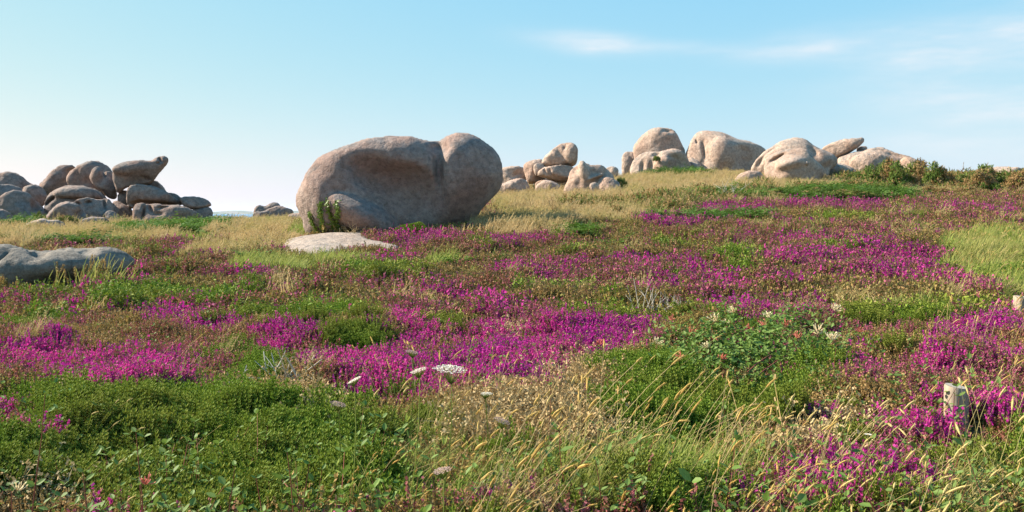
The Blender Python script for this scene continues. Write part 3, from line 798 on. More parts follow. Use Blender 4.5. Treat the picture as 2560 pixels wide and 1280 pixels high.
rock("long whaleback boulder rising behind the gorse", c5([(310, 340), (330, 262), (400, 226), (500, 192), (600, 180), (680, 172), (760, 184), (830, 210), (940, 245), (1020, 274), (1085, 322), (1090, 420), (900, 440), (500, 430)]), 56, 1.5, W, [fx(c5, 'sub', 700, 200, 120, 14, 0.4, 0, -4, 0.08), fx(c5, 'sub', 850, 250, 100, 16, 0.4, 0, -22, 0.1)], group=RG, res=70, lean=0.3)
rock("rounded loaf of rock bulging from the whaleback's foot", c5([(436, 330), (458, 268), (520, 236), (620, 224), (720, 235), (800, 270), (800, 370), (600, 390), (460, 380)]), 53.8, 0.9, W, group=RG)
rock("little rock cap peeping between the pointed slab and the whaleback", c5([(495, 200), (512, 176), (545, 159), (590, 164), (604, 190), (540, 215)]), 57.5, 0.5, W, group=RG, ground=False)
rock("shadowed boulder low behind the creased snout by the gorse", c4([(2060, 570), (2110, 480), (2170, 432), (2230, 430), (2310, 455), (2400, 515), (2400, 580), (2150, 600)]), 51.5, 0.9, W, group=RG)
rock("small rounded end lump of the whaleback among gorse tips", c5([(885, 310), (912, 266), (975, 254), (1040, 288), (1090, 330), (1080, 380), (900, 370)]), 53.2, 0.7, W, group=RG)
rock("distant flat pink rock on the skyline behind the outermost gorse", c5([(1440, 440), (1550, 376), (1700, 346), (1850, 344), (1950, 354), (2100, 400), (2140, 480), (1450, 500)]), 63, 1.4, W, group=RG, lean=0.4)

# --- flat slab lying in the heath before the big boulder
slab_px = chaikin(c2([(85, 1075), (125, 1032), (250, 1006), (400, 991), (560, 986), (700, 980), (800, 956), (930, 946), (870, 975), (800, 996), (815, 1025), (870, 1050), (960, 1062), (1055, 1076), (1065, 1096), (1000, 1126), (870, 1128),
                      (800, 1112), (650, 1110), (500, 1146), (330, 1152), (180, 1152), (108, 1124)]), 2)
SLAB_PTS = np.array([tuple(on_ground(a, b + 1, bumps=False)) for a, b in slab_px])
sc_ = SLAB_PTS.mean(0)
Ls = SLAB_PTS[:, :2] - sc_[:2]
hs = 0.05
xs_ = np.arange(Ls[:, 0].min() - .3, Ls[:, 0].max() + .3, hs); ys_ = np.arange(Ls[:, 1].min() - .3, Ls[:, 1].max() + .3, hs)
X2, Y2 = np.meshgrid(xs_, ys_, indexing='ij')
W2, R2 = inflate(Ls, X2, Y2)
lift = np.where(W2 > 0, np.maximum(W2, 0) ** 0.4, np.maximum(W2 * 1.5, -1.5))
base_ = ground_z(X2 + sc_[0], Y2 + sc_[1], bumps=False)
top_ = base_ + 0.22 * lift + 0.02 + 0.035 * fbm2(X2 / 0.7, Y2 / 0.5, 11, 4) * (W2 > 0)
n1, n2 = X2.shape
idt = np.arange(n1 * n2).reshape(n1, n2)
keep = (W2[:-1, :-1] > -0.35)
fq = np.stack([idt[:-1, :-1], idt[1:, :-1], idt[1:, 1:], idt[:-1, 1:]], -1)[keep]
vt = np.stack([X2, Y2, top_ - sc_[2]], -1).reshape(-1, 3)
vb = np.stack([X2, Y2, base_ - 0.5 - sc_[2]], -1).reshape(-1, 3)
fall_ = np.concatenate([fq, fq[:, ::-1] + n1 * n2])
slab = obj("granite_slab", mesh_from("granite_slab", np.concatenate([vt, vb]), fall_, [M_ROCK_SLAB], smooth=True), loc=sc_)
tag(slab, "flat pale granite slab flush with the heath before the huge boulder", "rock")
print("rocks done", len(ROCKS), sum(len(o.data.polygons) for o in bpy.data.objects if o.type == 'MESH'))
# ------------------------------------------------------------------ tuft shapes (shared meshes for the ground cover)


class Tuft:
    def __init__(self, seed):
        self.v = []; self.f = []; self.m = []; self.t = []; self.r = random.Random(seed)

    def quad(self, c, a, b, m, tip=0.5):
        n = len(self.v)
        self.v += [c - a - b, c + a - b, c + a + b, c - a + b]; self.t += [tip] * 4
        self.f.append((n, n + 1, n + 2, n + 3)); self.m.append(m)

    def tri(self, p, q, w, m, t0=0.0, t1=1.0):
        n = len(self.v)
        self.v += [p - w, p + w, q]; self.t += [t0, t0, t1]
        self.f.append((n, n + 1, n + 2)); self.m.append(m)

    def leaf(self, p, d, n_, length, width, m, t0=0.3, t1=0.7):
        """oval leaf folded along its rib"""
        d = d.normalized(); s = d.cross(n_)
        if s.length < 1e-4: s = d.cross(Vector((0.3, 0.8, 0.1)))
        s.normalize(); up = s.cross(d)
        k = len(self.v)
        self.v += [p, p + d * length * .35 + s * width * .5 + up * width * .12, p + d * length * .75 + s * width * .38 + up * width * .08, p + d * length,
                   p + d * length * .75 - s * width * .38 + up * width * .08, p + d * length * .35 - s * width * .5 + up * width * .12, p + d * length * .4]
        self.t += [t0, t0, t1, t1, t1, t0, t0]
        self.f += [(k, k + 1, k + 6), (k + 1, k + 2, k + 6), (k + 2, k + 3, k + 6), (k + 3, k + 4, k + 6), (k + 4, k + 5, k + 6), (k + 5, k, k + 6)]
        self.m += [m] * 6

    def rnd(self, s=1.0):
        return Vector((self.r.gauss(0, 1), self.r.gauss(0, 1), self.r.gauss(0, 1))).normalized() * s

    def bits(self, c, n, spread, size, m, up=0.0, asp=0.6):
        for _ in range(n):
            a = self.rnd(); b_ = a.cross(self.rnd()).normalized()
            p = c + self.rnd(spread * self.r.random() ** .5)
            self.quad(p, a * size, b_ * size * asp, m, self.r.random())

    def strip(self, pts, w0, w1, side, m):
        n0 = len(self.v); n = len(pts)
        for i, p in enumerate(pts):
            u = i / (n - 1); w = w0 + (w1 - w0) * u
            self.v += [p - side * w, p + side * w]; self.t += [u, u]
        for i in range(n - 1):
            k = n0 + 2 * i
            self.f.append((k, k + 1, k + 3, k + 2)); self.m.append(m)

    def tube(self, pts, radii, m, sides=5, cap=True):
        n0 = len(self.v); n = len(pts)
        for i, p in enumerate(pts):
            d = (pts[min(i + 1, n - 1)] - pts[max(i - 1, 0)]).normalized()
            a = d.cross(Vector((0.31, 0.2, 0.93)));
            if a.length < 1e-3: a = d.cross(Vector((1, 0, 0)))
            a.normalize(); b_ = d.cross(a)
            for k in range(sides):
                q = 2 * math.pi * k / sides
                self.v.append(p + (a * math.cos(q) + b_ * math.sin(q)) * radii[i]); self.t.append(i / (n - 1))
        for i in range(n - 1):
            for k in range(sides):
                a0 = n0 + i * sides + k; a1 = n0 + i * sides + (k + 1) % sides
                self.f.append((a0, a1, a1 + sides, a0 + sides)); self.m.append(m)
        if cap:
            self.f.append(tuple(n0 + (n - 1) * sides + k for k in range(sides))); self.m.append(m)
            self.f.append(tuple(n0 + k for k in reversed(range(sides)))); self.m.append(m)

    def curve(self, base, dirn, length, bend, n=5):
        """points of a stem that starts along dirn and bends over by the vector bend"""
        d = dirn.normalized()
        return [base + d * (length * u) + bend * (length * u * u) for u in [i / (n - 1) for i in range(n)]]

    def mesh(self, name, mats):
        return mesh_from(name, [tuple(p) for p in self.v], self.f, mats, self.m, attrs={'tipf': self.t})


Vz = Vector((0, 0, 1))
WIND = Vector((0.5, 0.05, 0))

M_STEM = veg_material("heather_stem", (0.09, 0.075, 0.03), (0.13, 0.10, 0.045), transl=0.15)
M_MAGENTA = veg_material("heather_bloom", (0.53, 0.02, 0.31), (0.32, 0.016, 0.22), (0.58, 0.045, 0.29), transl=0.35, nscale=0.9)
M_ROSE = veg_material("heather_faded_bloom", (0.33, 0.105, 0.10), (0.30, 0.14, 0.07), (0.42, 0.08, 0.19), transl=0.3, nscale=0.9)
M_RUST = veg_material("heather_dry", (0.37, 0.23, 0.075), (0.29, 0.22, 0.06), (0.36, 0.225, 0.09), transl=0.25)
M_HGREEN = veg_material("heather_leaf", (0.15, 0.155, 0.026), (0.22, 0.20, 0.042), transl=0.25)
M_CUSH = veg_material("cushion_leaf", (0.060, 0.14, 0.012), (0.13, 0.19, 0.022), (0.16, 0.155, 0.028), transl=0.2, tip=(0.27, 0.36, 0.03), tipamt=0.6)
M_TAN = veg_material("dead_twig", (0.45, 0.31, 0.14), (0.30, 0.195, 0.08), (0.49, 0.37, 0.19), transl=0.15)
M_STRAW = veg_material("dry_grass", (0.56, 0.44, 0.23), (0.36, 0.26, 0.10), (0.33, 0.30, 0.09), transl=0.35, tip=(0.56, 0.40, 0.20), tipamt=0.55, nscale=0.55)
M_GRASS = veg_material("green_grass", (0.10, 0.19, 0.022), (0.27, 0.33, 0.05), (0.26, 0.25, 0.07), transl=0.4, tip=(0.36, 0.36, 0.10), tipamt=0.6)
M_HEAD = veg_material("grass_seed_head", (0.62, 0.42, 0.12), (0.52, 0.31, 0.075), (0.64, 0.50, 0.20), transl=0.3)
M_BRACK = veg_material("bracken_leaf", (0.07, 0.15, 0.02), (0.12, 0.21, 0.03), (0.10, 0.17, 0.03), transl=0.3)
M_GORSE = veg_material("gorse_green", (0.075, 0.135, 0.018), (0.12, 0.18, 0.025), (0.16, 0.19, 0.035), transl=0.2, nscale=1.2)
M_GBROWN = veg_material("gorse_brown", (0.36, 0.225, 0.085), (0.27, 0.16, 0.06), (0.38, 0.25, 0.11), transl=0.2)
M_LEAF = veg_material("honeysuckle_leaf", (0.08, 0.16, 0.02), (0.17, 0.25, 0.05), (0.13, 0.20, 0.04), transl=0.3, rough=0.6)
M_RED = veg_material("honeysuckle_stem", (0.20, 0.045, 0.03), (0.14, 0.05, 0.03), transl=0.0)
M_CREAM = veg_material("honeysuckle_cream", (0.80, 0.70, 0.45), (0.78, 0.62, 0.36), transl=0.3)
M_CORAL = veg_material("honeysuckle_coral", (0.62, 0.16, 0.10), (0.66, 0.24, 0.18), transl=0.3)
M_BONE = veg_material("bleached_wood", (0.52, 0.46, 0.38), (0.40, 0.34, 0.27), transl=0.0)
M_UMBEL = veg_material("umbel_flower", (0.74, 0.70, 0.58), (0.66, 0.58, 0.48), transl=0.25)
M_PINKU = veg_material("umbel_faded", (0.50, 0.34, 0.30), (0.42, 0.28, 0.24), transl=0.25)
M_IVY = veg_material("ivy_leaf", (0.07, 0.14, 0.02), (0.20, 0.26, 0.04), (0.14, 0.20, 0.03), transl=0.25, nscale=3.0, rough=0.45)


def heather(seed, kind, far):
    """kind 0 in full bloom, 1 half faded, 2 spent and rusty"""
    t = Tuft(seed); r = t.r
    n = 9 if far else 15
    for i in range(n):
        a = r.random() * 6.283; q = r.random() ** .5
        R_ = 0.16 if far else 0.085
        b = Vector((math.cos(a) * q * R_, math.sin(a) * q * R_, -0.03))
        d = (Vz + Vector((math.cos(a), math.sin(a), 0)) * q * 0.35 + WIND * 0.15 + t.rnd(0.12)).normalized()
        L = r.uniform(0.10, 0.20) * (1.25 if far else 1.0)
        side = d.cross(t.rnd()).normalized()
        t.strip([b, b + d * L], 0.004 if far else 0.0016, 0.003 if far else 0.001, side, 0)
        # leaves on the lower stem
        for k in range(3 if far else 5):
            t.bits(b + d * L * r.uniform(0.1, 0.6), 1, 0.012 if not far else 0.025, 0.008 if not far else 0.018, 1, asp=0.4)
        flower = r.random() < (0.95, 0.62, 0.85)[kind]
        if flower:
            nb = 5 if far else 13
            for k in range(nb):
                u = 0.5 + 0.5 * k / nb
                c = b + d * L * u
                sz = (0.0135 if far else 0.0065) * (1.15 - 0.5 * (u - 0.5))
                t.bits(c, 1, 0.012 if far else 0.007, sz, 2 if r.random() < 0.9 else 1, asp=0.75)
        else:
            t.bits(b + d * L * 0.85, 3 if far else 7, 0.02, 0.012 if far else 0.006, 1 if kind < 2 else 0, asp=0.5)
    return t.mesh("heather_tuft", [M_STEM, M_HGREEN, (M_MAGENTA, M_ROSE, M_RUST)[kind]])


def cushion(seed, far):
    t = Tuft(seed); r = t.r
    n = 24 if far else 34
    R_ = 0.17 if far else 0.095
    for i in range(n):
        a = r.random() * 6.283; q = r.random() ** .5
        b = Vector((math.cos(a) * q * R_, math.sin(a) * q * R_, -0.02 - 0.03 * q * q))
        d = (Vz + Vector((math.cos(a), math.sin(a), 0)) * q * 0.55 + t.rnd(0.2)).normalized()
        L = r.uniform(0.06, 0.12) * (1.15 if far else 1)
        if far:
            for k in range(8):
                t.bits(b + d * L * (0.2 + 0.8 * k / 7), 1, 0.014, 0.0105, 0, asp=0.45)
        else:
            s1 = d.cross(t.rnd()).normalized(); s2 = d.cross(s1)
            for k in range(7):
                p = b + d * L * (0.12 + 0.85 * k / 6)
                for e in (s1, -s1, s2, -s2):
                    w = d.cross(e).normalized() * 0.0036
                    t.tri(p, p + (e * 0.0085 + d * 0.012), w, 0, 0.35 * k / 6, 0.15 + 0.85 * k / 6)
    return t.mesh("cushion_tuft", [M_CUSH])


def grass(seed, far, mat, h0, h1, n, spread, bend=0.5, plume=False, w=None):
    t = Tuft(seed); r = t.r
    for i in range(n):
        a = r.random() * 6.283; q = r.random() ** .5 * spread
        b = Vector((math.cos(a) * q, math.sin(a) * q, -0.02))
        d = (Vz + t.rnd(0.28) + WIND * 0.35).normalized(); d.z = abs(d.z)
        L = r.uniform(h0, h1)
        bd = (WIND * bend * r.uniform(0.5, 1.4) + t.rnd(0.18) + Vector((0, 0, -0.18 * r.random())))
        pts = t.curve(b, d, L, bd, 4 if far else 5)
        side = Vector((r.gauss(0, 1), r.gauss(0, 1), 0.0)).normalized()
        ww = w or (0.0095 if far else 0.0028)
        t.strip(pts, ww, ww * 0.25, side, 0)
        if plume and r.random() < 0.6:
            dd = (pts[-1] - pts[-2]).normalized()
            for k in range(3):
                t.bits(pts[-1] - dd * L * 0.07 * k, 2, 0.012, 0.014 if far else 0.007, 0, asp=0.45)
    return t.mesh("grass_tuft", [mat])


def seed_grass(seed):
    t = Tuft(seed); r = t.r
    for i in range(5):
        b = Vector((r.gauss(0, .09), r.gauss(0, .09), -0.02))
        d = (Vz + t.rnd(0.3) + WIND * 0.5).normalized()
        L = r.uniform(0.32, 0.58)
        bd = WIND * r.uniform(0.35, 1.0) + t.rnd(0.12) + Vector((0, 0, -0.22 * r.random()))
        pts = t.curve(b, d, L, bd, 6)
        t.tube(pts, [0.0019, 0.0017, 0.0015, 0.0013, 0.0011, 0.0010], 1, 3, False)
        dd = (pts[-1] - pts[-2]).normalized()
        H = r.uniform(0.03, 0.07)
        hp = [pts[-1] + dd * H * u + Vector((0.05, 0, -0.12)) * H * u * u for u in (-.1, 0.1, .35, .65, .9, 1.06)]
        R_ = r.uniform(0.003, 0.0055)
        t.tube(hp, [R_ * .3, R_ * .8, R_, R_ * .85, R_ * .5, R_ * .1], 2, 6)
        for k in range(26):
            u = r.random(); p = hp[0].lerp(hp[-1], u)
            o = t.rnd(); o -= dd * o.dot(dd); o.normalize()
            t.tri(p + o * R_ * .5, p + o * R_ * 1.7 + dd * 0.010, dd.cross(o) * 0.0018, 2)
    for i in range(6):
        b = Vector((r.gauss(0, .04), r.gauss(0, .04), -0.02))
        pts = t.curve(b, (Vz + t.rnd(0.35) + WIND * .3), r.uniform(0.12, 0.3), WIND * 0.5 + t.rnd(0.25) - Vz * .2, 5)
        t.strip(pts, 0.0026, 0.0005, Vector((r.gauss(0, 1), r.gauss(0, 1), 0)).normalized(), 0)
    return t.mesh("seeding_grass", [M_GRASS, M_STRAW, M_HEAD])


def twig_mat(seed, far):
    t = Tuft(seed); r = t.r
    for i in range(26 if far else 44):
        c = Vector((r.gauss(0, .07), r.gauss(0, .07), r.uniform(0, 0.07)))
        d = t.rnd(); d.z = abs(d.z) * 0.5
        pts = t.curve(c, d, r.uniform(.05, .13), t.rnd(0.5), 4)
        t.strip(pts, 0.005 if far else 0.0028, 0.002 if far else 0.0008, d.cross(t.rnd()).normalized(), 0)
        if not far:
            t.bits(pts[-1], 3, 0.012, 0.007, 0, asp=.5)
    return t.mesh("twig_tuft", [M_TAN])


def bracken(seed):
    t = Tuft(seed); r = t.r
    for i in range(7):
        a = r.random() * 6.283
        out = Vector((math.cos(a), math.sin(a), 0))
        b = out * r.uniform(0, .08)
        L = r.uniform(.22, .40)
        pts = t.curve(b, Vz + out * .5, L, out * .6 - Vz * .35, 7)
        t.strip(pts, 0.004, 0.001, out.cross(Vz), 0)
        for k in range(2, 7):
            p = pts[k]; dd = (pts[k] - pts[k - 1]).normalized(); s = dd.cross(Vz)
            if s.length < .1: s = out.cross(Vz)
            s.normalize()
            for e in (1, -1):
                ln = 0.13 * (1.15 - k / 7.0)
                t.leaf(p, s * e + dd * .35 + t.rnd(.15), Vz + t.rnd(.3), ln, 0.045, 0)
    return t.mesh("bracken_tuft", [M_BRACK])


def gorse_tuft(seed, brown):
    t = Tuft(seed); r = t.r
    for i in range(26):
        b = Vector((r.gauss(0, .09), r.gauss(0, .09), r.uniform(-.02, .12)))
        d = (Vz * .8 + t.rnd(.8)).normalized()
        m = 1 if r.random() < brown else 0
        L = r.uniform(.07, .16)
        t.strip([b, b + d * L], .004, .002, d.cross(t.rnd()).normalized(), 1)
        for k in range(7):
            p = b + d * L * (k + 1) / 7
            e = (t.rnd() + d * .5).normalized()
            t.tri(p, p + e * .045, d.cross(e).normalized() * .009, m)
    return t.mesh("gorse_tuft", [M_GORSE, M_GBROWN])


def instancer(name, meshes, P, rot, scl, idx, label, cat):
    """one mass of ground cover: points that carry copies of a few tuft meshes"""
    me = bpy.data.meshes.new(name)
    me.vertices.add(len(P)); me.vertices.foreach_set('co', np.asarray(P, np.float32).ravel())
    for nm, ty, dat in (('rot', 'FLOAT_VECTOR', rot), ('scl', 'FLOAT_VECTOR', scl), ('idx', 'INT', idx)):
        a = me.attributes.new(nm, ty, 'POINT')
        a.data.foreach_set('vector' if ty == 'FLOAT_VECTOR' else 'value', np.asarray(dat, np.int32 if ty == 'INT' else np.float32).ravel())
    o = obj(name, me)
    ng = bpy.data.node_groups.new(name, 'GeometryNodeTree')
    ng.interface.new_socket("Geometry", in_out='INPUT', socket_type='NodeSocketGeometry')
    ng.interface.new_socket("Geometry", in_out='OUTPUT', socket_type='NodeSocketGeometry')
    gi = ng.nodes.new('NodeGroupInput'); go = ng.nodes.new('NodeGroupOutput')
    join = ng.nodes.new('GeometryNodeJoinGeometry')

    def named(nm, ty):
        n = ng.nodes.new('GeometryNodeInputNamedAttribute'); n.data_type = ty; n.inputs['Name'].default_value = nm
        return n.outputs['Attribute']
    ra, sa, ia = named('rot', 'FLOAT_VECTOR'), named('scl', 'FLOAT_VECTOR'), named('idx', 'INT')
    e2r = ng.nodes.new('FunctionNodeEulerToRotation'); ng.links.new(ra, e2r.inputs[0])
    for k, m in enumerate(meshes):
        src = bpy.data.objects.new(name + "_tuft", m)
        oi = ng.nodes.new('GeometryNodeObjectInfo'); oi.inputs['Object'].default_value = src
        oi.inputs['As Instance'].default_value = True
        ip = ng.nodes.new('GeometryNodeInstanceOnPoints')
        cp = ng.nodes.new('FunctionNodeCompare'); cp.data_type = 'INT'; cp.operation = 'EQUAL'
        ng.links.new(ia, cp.inputs[2]); cp.inputs[3].default_value = k
        ng.links.new(gi.outputs[0], ip.inputs['Points'])
        ng.links.new(cp.outputs[0], ip.inputs['Selection'])
        ng.links.new(oi.outputs['Geometry'], ip.inputs['Instance'])
        ng.links.new(e2r.outputs[0], ip.inputs['Rotation'])
        ng.links.new(sa, ip.inputs['Scale'])
        ng.links.new(ip.outputs[0], join.inputs[0])
    ng.links.new(join.outputs[0], go.inputs[0])
    md = o.modifiers.new("cover", 'NODES'); md.node_group = ng
    tag(o, label, cat, kind="stuff")
    return o


# ------------------------------------------------------------------ where each plant grows


def candidates(y0, y1, dens, seed, margin=0.14, xpad=2.4):
    rg = np.random.default_rng(seed)
    hw = lambda y: (0.577 + margin) * y + xpad
    area = (hw(y0) + hw(y1)) * (y1 - y0)
    n = int(area * dens)
    y = y0 + (y1 - y0) * rg.random(n * 2)
    y = y[rg.random(len(y)) < hw(y) / hw(y1)]
    x = (rg.random(len(y)) * 2 - 1) * hw(y)
    return x, y


def ell(px, py, L, sharp=1.0):
    """sum of soft ellipses (cx, cy, rx, ry, weight) in photograph pixels"""
    r = np.zeros(len(px))
    for e in L:
        cx, cy, rx, ry = e[:4]; w = e[4] if len(e) > 4 else 1.0
        q = ((px - cx) / rx) ** 2 + ((py - cy) / ry) ** 2
        r = np.maximum(r, w * np.clip(1.6 - q, 0, 1))
    return r


E_MAG = [(250, 930, 260, 50, 1), (110, 900, 120, 40, .9), (450, 850, 150, 40, .6), (770, 865, 130, 50, .95), (1000, 840, 110, 40, 1), (980, 950, 170, 60, 1.2), (1230, 940, 190, 60, 1.2), (1290, 850, 150, 40, .9), (1480, 850, 150, 50, 1.2),
         (1430, 690, 170, 30, 1), (1520, 662, 130, 16, .9), (1090, 738, 90, 18, .9), (1690, 658, 120, 14, .9), (1310, 600, 110, 12, 1.2), (1080, 600, 130, 16, 1.1), (1830, 524, 110, 12, 1.3), (1690, 553, 110, 14, 1.3), (2080, 514, 130, 12, 1.3), (1830, 550, 120, 8, .9),
         (2240, 640, 130, 20, 1.3), (2060, 648, 150, 18, 1.1), (2250, 690, 150, 25, .9), (2400, 715, 80, 15, 1.2), (2450, 525, 140, 12, .8), (1950, 602, 160, 10, .9), (1740, 720, 130, 30, .9), (1900, 765, 150, 20, 1), (2470, 830, 110, 40, 1.3), (2430, 900, 130, 60, 1),
         (2150, 1220, 170, 60, 1.2), (1980, 1262, 140, 40, 1), (2330, 1000, 110, 90, .8), (2200, 930, 100, 60, .6), (2270, 1100, 80, 60, .7), (60, 1060, 90, 60, .8), (150, 718, 110, 8, .9), (640, 685, 90, 10, .7), (420, 608, 70, 6, .8), (590, 580, 34, 5, 1), (190, 618, 50, 5, .9), (500, 632, 90, 8, .7),
         (1250, 765, 90, 20, .7), (560, 822, 40, 15, .9), (430, 795, 80, 22, .9), (330, 700, 70, 10, .7), (980, 655, 60, 7, .8), (2380, 580, 60, 8, .9), (2200, 610, 120, 8, .7), (1600, 700, 100, 20, .6), (2560, 760, 60, 30, .7), (2540, 980, 60, 80, .8), (1180, 870, 60, 30, .8)]
E_GRN = [(420, 1070, 330, 90, 1.3), (640, 1140, 280, 80, 1.2), (250, 1160, 330, 90, 1.2), (600, 1250, 330, 60, 1.1), (100, 1260, 160, 60, 1.0), (60, 1010, 60, 30, .8), (895, 855, 70, 35, 1.2), (640, 935, 60, 30, 1), (1600, 920, 110, 28, 1.2), (1660, 1080, 160, 80, 1.3), (1860, 1060, 130, 60, .9), (2240, 800, 130, 20, 1), (1025, 566, 62, 12, 1.6), (430, 742, 200, 18, .8),
         (800, 790, 160, 25, .8), (180, 742, 130, 12, .9), (1500, 800, 90, 18, .8), (1080, 815, 70, 14, .9), (950, 685, 110, 12, .8), (2100, 548, 80, 8, .9), (1850, 640, 90, 8, .7), (2110, 615, 60, 6, 1), (1420, 584, 60, 8, 1), (100, 812, 110, 18, .7), (360, 760, 90, 14, .7), (1700, 612, 90, 7, .7),
         (1180, 612, 60, 7, .8), (1350, 720, 120, 12, .6), (1650, 960, 70, 60, .8), (2420, 770, 100, 14, .7), (860, 1010, 80, 40, .9), (250, 1000, 200, 30, .7)]
E_TAN = [(510, 1108, 110, 9, 1.3), (250, 1000, 60, 8, 1.2), (480, 1190, 70, 13, 1.2), (80, 1235, 90, 26, 1.0), (780, 1060, 40, 14, 1.0), (1290, 1030, 180, 38, 1.2), (1490, 950, 80, 40, 1.1), (1380, 1100, 240, 42, 1.2), (1980, 1110, 140, 36, 1.1), (690, 1000, 60, 22, 1.1), (1260, 830, 70, 14, .8), (300, 1210, 120, 30, .7), (1900, 1010, 60, 20, .6), (2150, 780, 60, 14, .6), (1560, 1010, 60, 30, .7)]
E_STRAW = [(1650, 470, 420, 40, 1.3), (1330, 560, 150, 30, 1.3), (1500, 520, 260, 40, 1.2), (300, 580, 420, 26, 1.2), (640, 570, 130, 34, 1.2), (560, 630, 130, 16, .8), (2350, 475, 120, 10, .9), (1400, 500, 200, 20, 1.2), (40, 600, 120, 20, 1), (660, 605, 110, 14, 1)]
E_GRASS = [(690, 665, 130, 22, 1.3), (2500, 640, 150, 65, 1.5), (2560, 700, 70, 60, 1.4), (745, 582, 34, 14, 1.5), (480, 600, 50, 8, .8), (1100, 655, 40, 12, 1.1), (860, 650, 60, 10, .8), (240, 580, 160, 8, .6), (680, 552, 130, 7, .7), (1000, 1230, 300, 60, .8), (1400, 1210, 300, 60, .8), (1060, 1110, 120, 70, .8), (2400, 1230, 160, 60, .7), (1750, 1180, 150, 50, .7)]
E_BRACK = [(400, 578, 130, 10, 1.2), (140, 605, 130, 10, .7), (510, 566, 70, 6, 1), (2080, 490, 190, 16, 1.4), (1850, 488, 110, 10, 1.1), (1780, 545, 70, 10, 1.3), (1880, 545, 40, 8, 1.2), (1640, 545, 40, 8, 1), (1660, 437, 110, 5, 1.1), (1440, 582, 40, 10, 1.1), (30, 560, 70, 10, .9), (1750, 487, 60, 8, 1)]
E_GORSE = [(2450, 455, 160, 25, 1.3), (2250, 440, 170, 24, 1.2), (1560, 520, 180, 16, .7), (1950, 475, 120, 10, .9), (1700, 510, 110, 18, .8), (2160, 475, 60, 10, .8)]

POSTS = [tuple(on_ground(a, b))[:2] for a, b in ((2390, 1085), (2556, 806))]
KINDS = ['magenta', 'rose', 'rust', 'cushion', 'tan', 'straw', 'grass', 'bracken', 'gorse']


def choose(x, y, seed):
    z = ground_z(x, y)
    px, py = pix(x, y, z + 0.08)
    n = lambda s, k, kk=1.0: fbm2(x / s, y / (s * kk), k, 3)
    fine = lambda k: vnoise2(x / 0.28, y / 0.28, k)
    W_ = {}
    j = 0.0
    W_['magenta'] = 1.05 * ell(px, py, E_MAG) + 0.45 * n(1.3, 21, 0.7) + 0.45 * n(.55, 41, .7) + 0.45 * fine(31) - 0.22
    W_['rose'] = 0.30 + 0.55 * n(1.3, 22, 0.7) + 0.45 * ell(px, py, E_MAG) + 0.40 * fine(32)
    W_['rust'] = 0.38 + 0.55 * n(1.5, 23, 0.7) + 0.40 * fine(33)
    W_['cushion'] = 0.06 - 0.20 * np.clip((y - 9) / 3, 0, 1) + 0.95 * ell(px, py, E_GRN) + 0.45 * n(1.2, 24, 0.7) + 0.40 * n(.5, 44, .7) + 0.35 * fine(34)
    W_['tan'] = 1.1 * ell(px, py, E_TAN) + 0.45 * n(0.9, 25) + 0.2 * fine(35) - 0.22
    up = np.clip((565 + np.clip(px - 1300, 0, 400) * -0.0 - py) / 25, 0, 1) * (y > 22)
    W_['straw'] = 1.0 * ell(px, py, E_STRAW) + 0.5 * n(1.8, 26) + 0.35 * fine(36) - 0.1 + 0.55 * np.clip((y - 36) / 5, 0, 1)
    W_['grass'] = 1.05 * ell(px, py, E_GRASS) + 0.5 * n(1.2, 27) + 0.35 * fine(37) - 0.15 + 0.56 * ell(px, py, E_STRAW) + 0.35 * np.clip((y - 36) / 5, 0, 1)
    W_['bracken'] = -2.0 * (y < 17) + 1.2 * ell(px, py, E_BRACK) + 0.5 * n(1.2, 28) - 0.2 + 0.3 * ell(px, py, E_STRAW) + 0.25 * fine(38) + 0.30 * np.clip((y - 36) / 5, 0, 1)
    W_['gorse'] = -2.0 * (y < 17) + 1.2 * ell(px, py, E_GORSE) + 0.6 * n(1.1, 29) + 0.25 * fine(39) - 0.2 + 0.30 * ell(px, py, E_STRAW) * (px > 1200)
    A = np.stack([W_[k] for k in KINDS])
    kind = A.argmax(0)
    ok = np.ones(len(x), bool)
    for cx, cy, ux, uy, hw, dp in ROCKS:
        dx, dy = x - cx, y - cy
        a, b = (dx * ux + dy * uy) / hw, (-dx * uy + dy * ux) / dp
        ok &= (a * a + b * b) > 0.72
    for cx, cy in POSTS:
        ok &= ((x - cx) / .20) ** 2 + ((y - cy + .22) / .42) ** 2 > 1
    sd = poly_sd(np.array(SLAB_PTS)[::2, :2], x, y)
    ok &= sd > -0.05
    return kind, z, px, py, ok


bands = [(3.0, 5.0, 300), (5.0, 7.0, 330), (7.0, 10.0, 270), (10.0, 14.0, 185), (14.0, 20.0, 95), (20.0, 28.0, 56), (28.0, 40.0, 36), (40.0, 56.0, 22), (56.0, 72.0, 8)]
XS, YS = [], []
for i, (a, b, dn) in enumerate(bands):
    x, y = candidates(a, b, dn, 100 + i)
    XS.append(x); YS.append(y)
X, Y = np.concatenate(XS), np.concatenate(YS)
kind, Z, PX, PY, ok = choose(X, Y, 0)
X, Y, Z, kind, PX, PY = (v[ok] for v in (X, Y, Z, kind, PX, PY))
NEAR = 12.5
print("cover points", len(X), {k: int((kind == i).sum()) for i, k in enumerate(KINDS)})


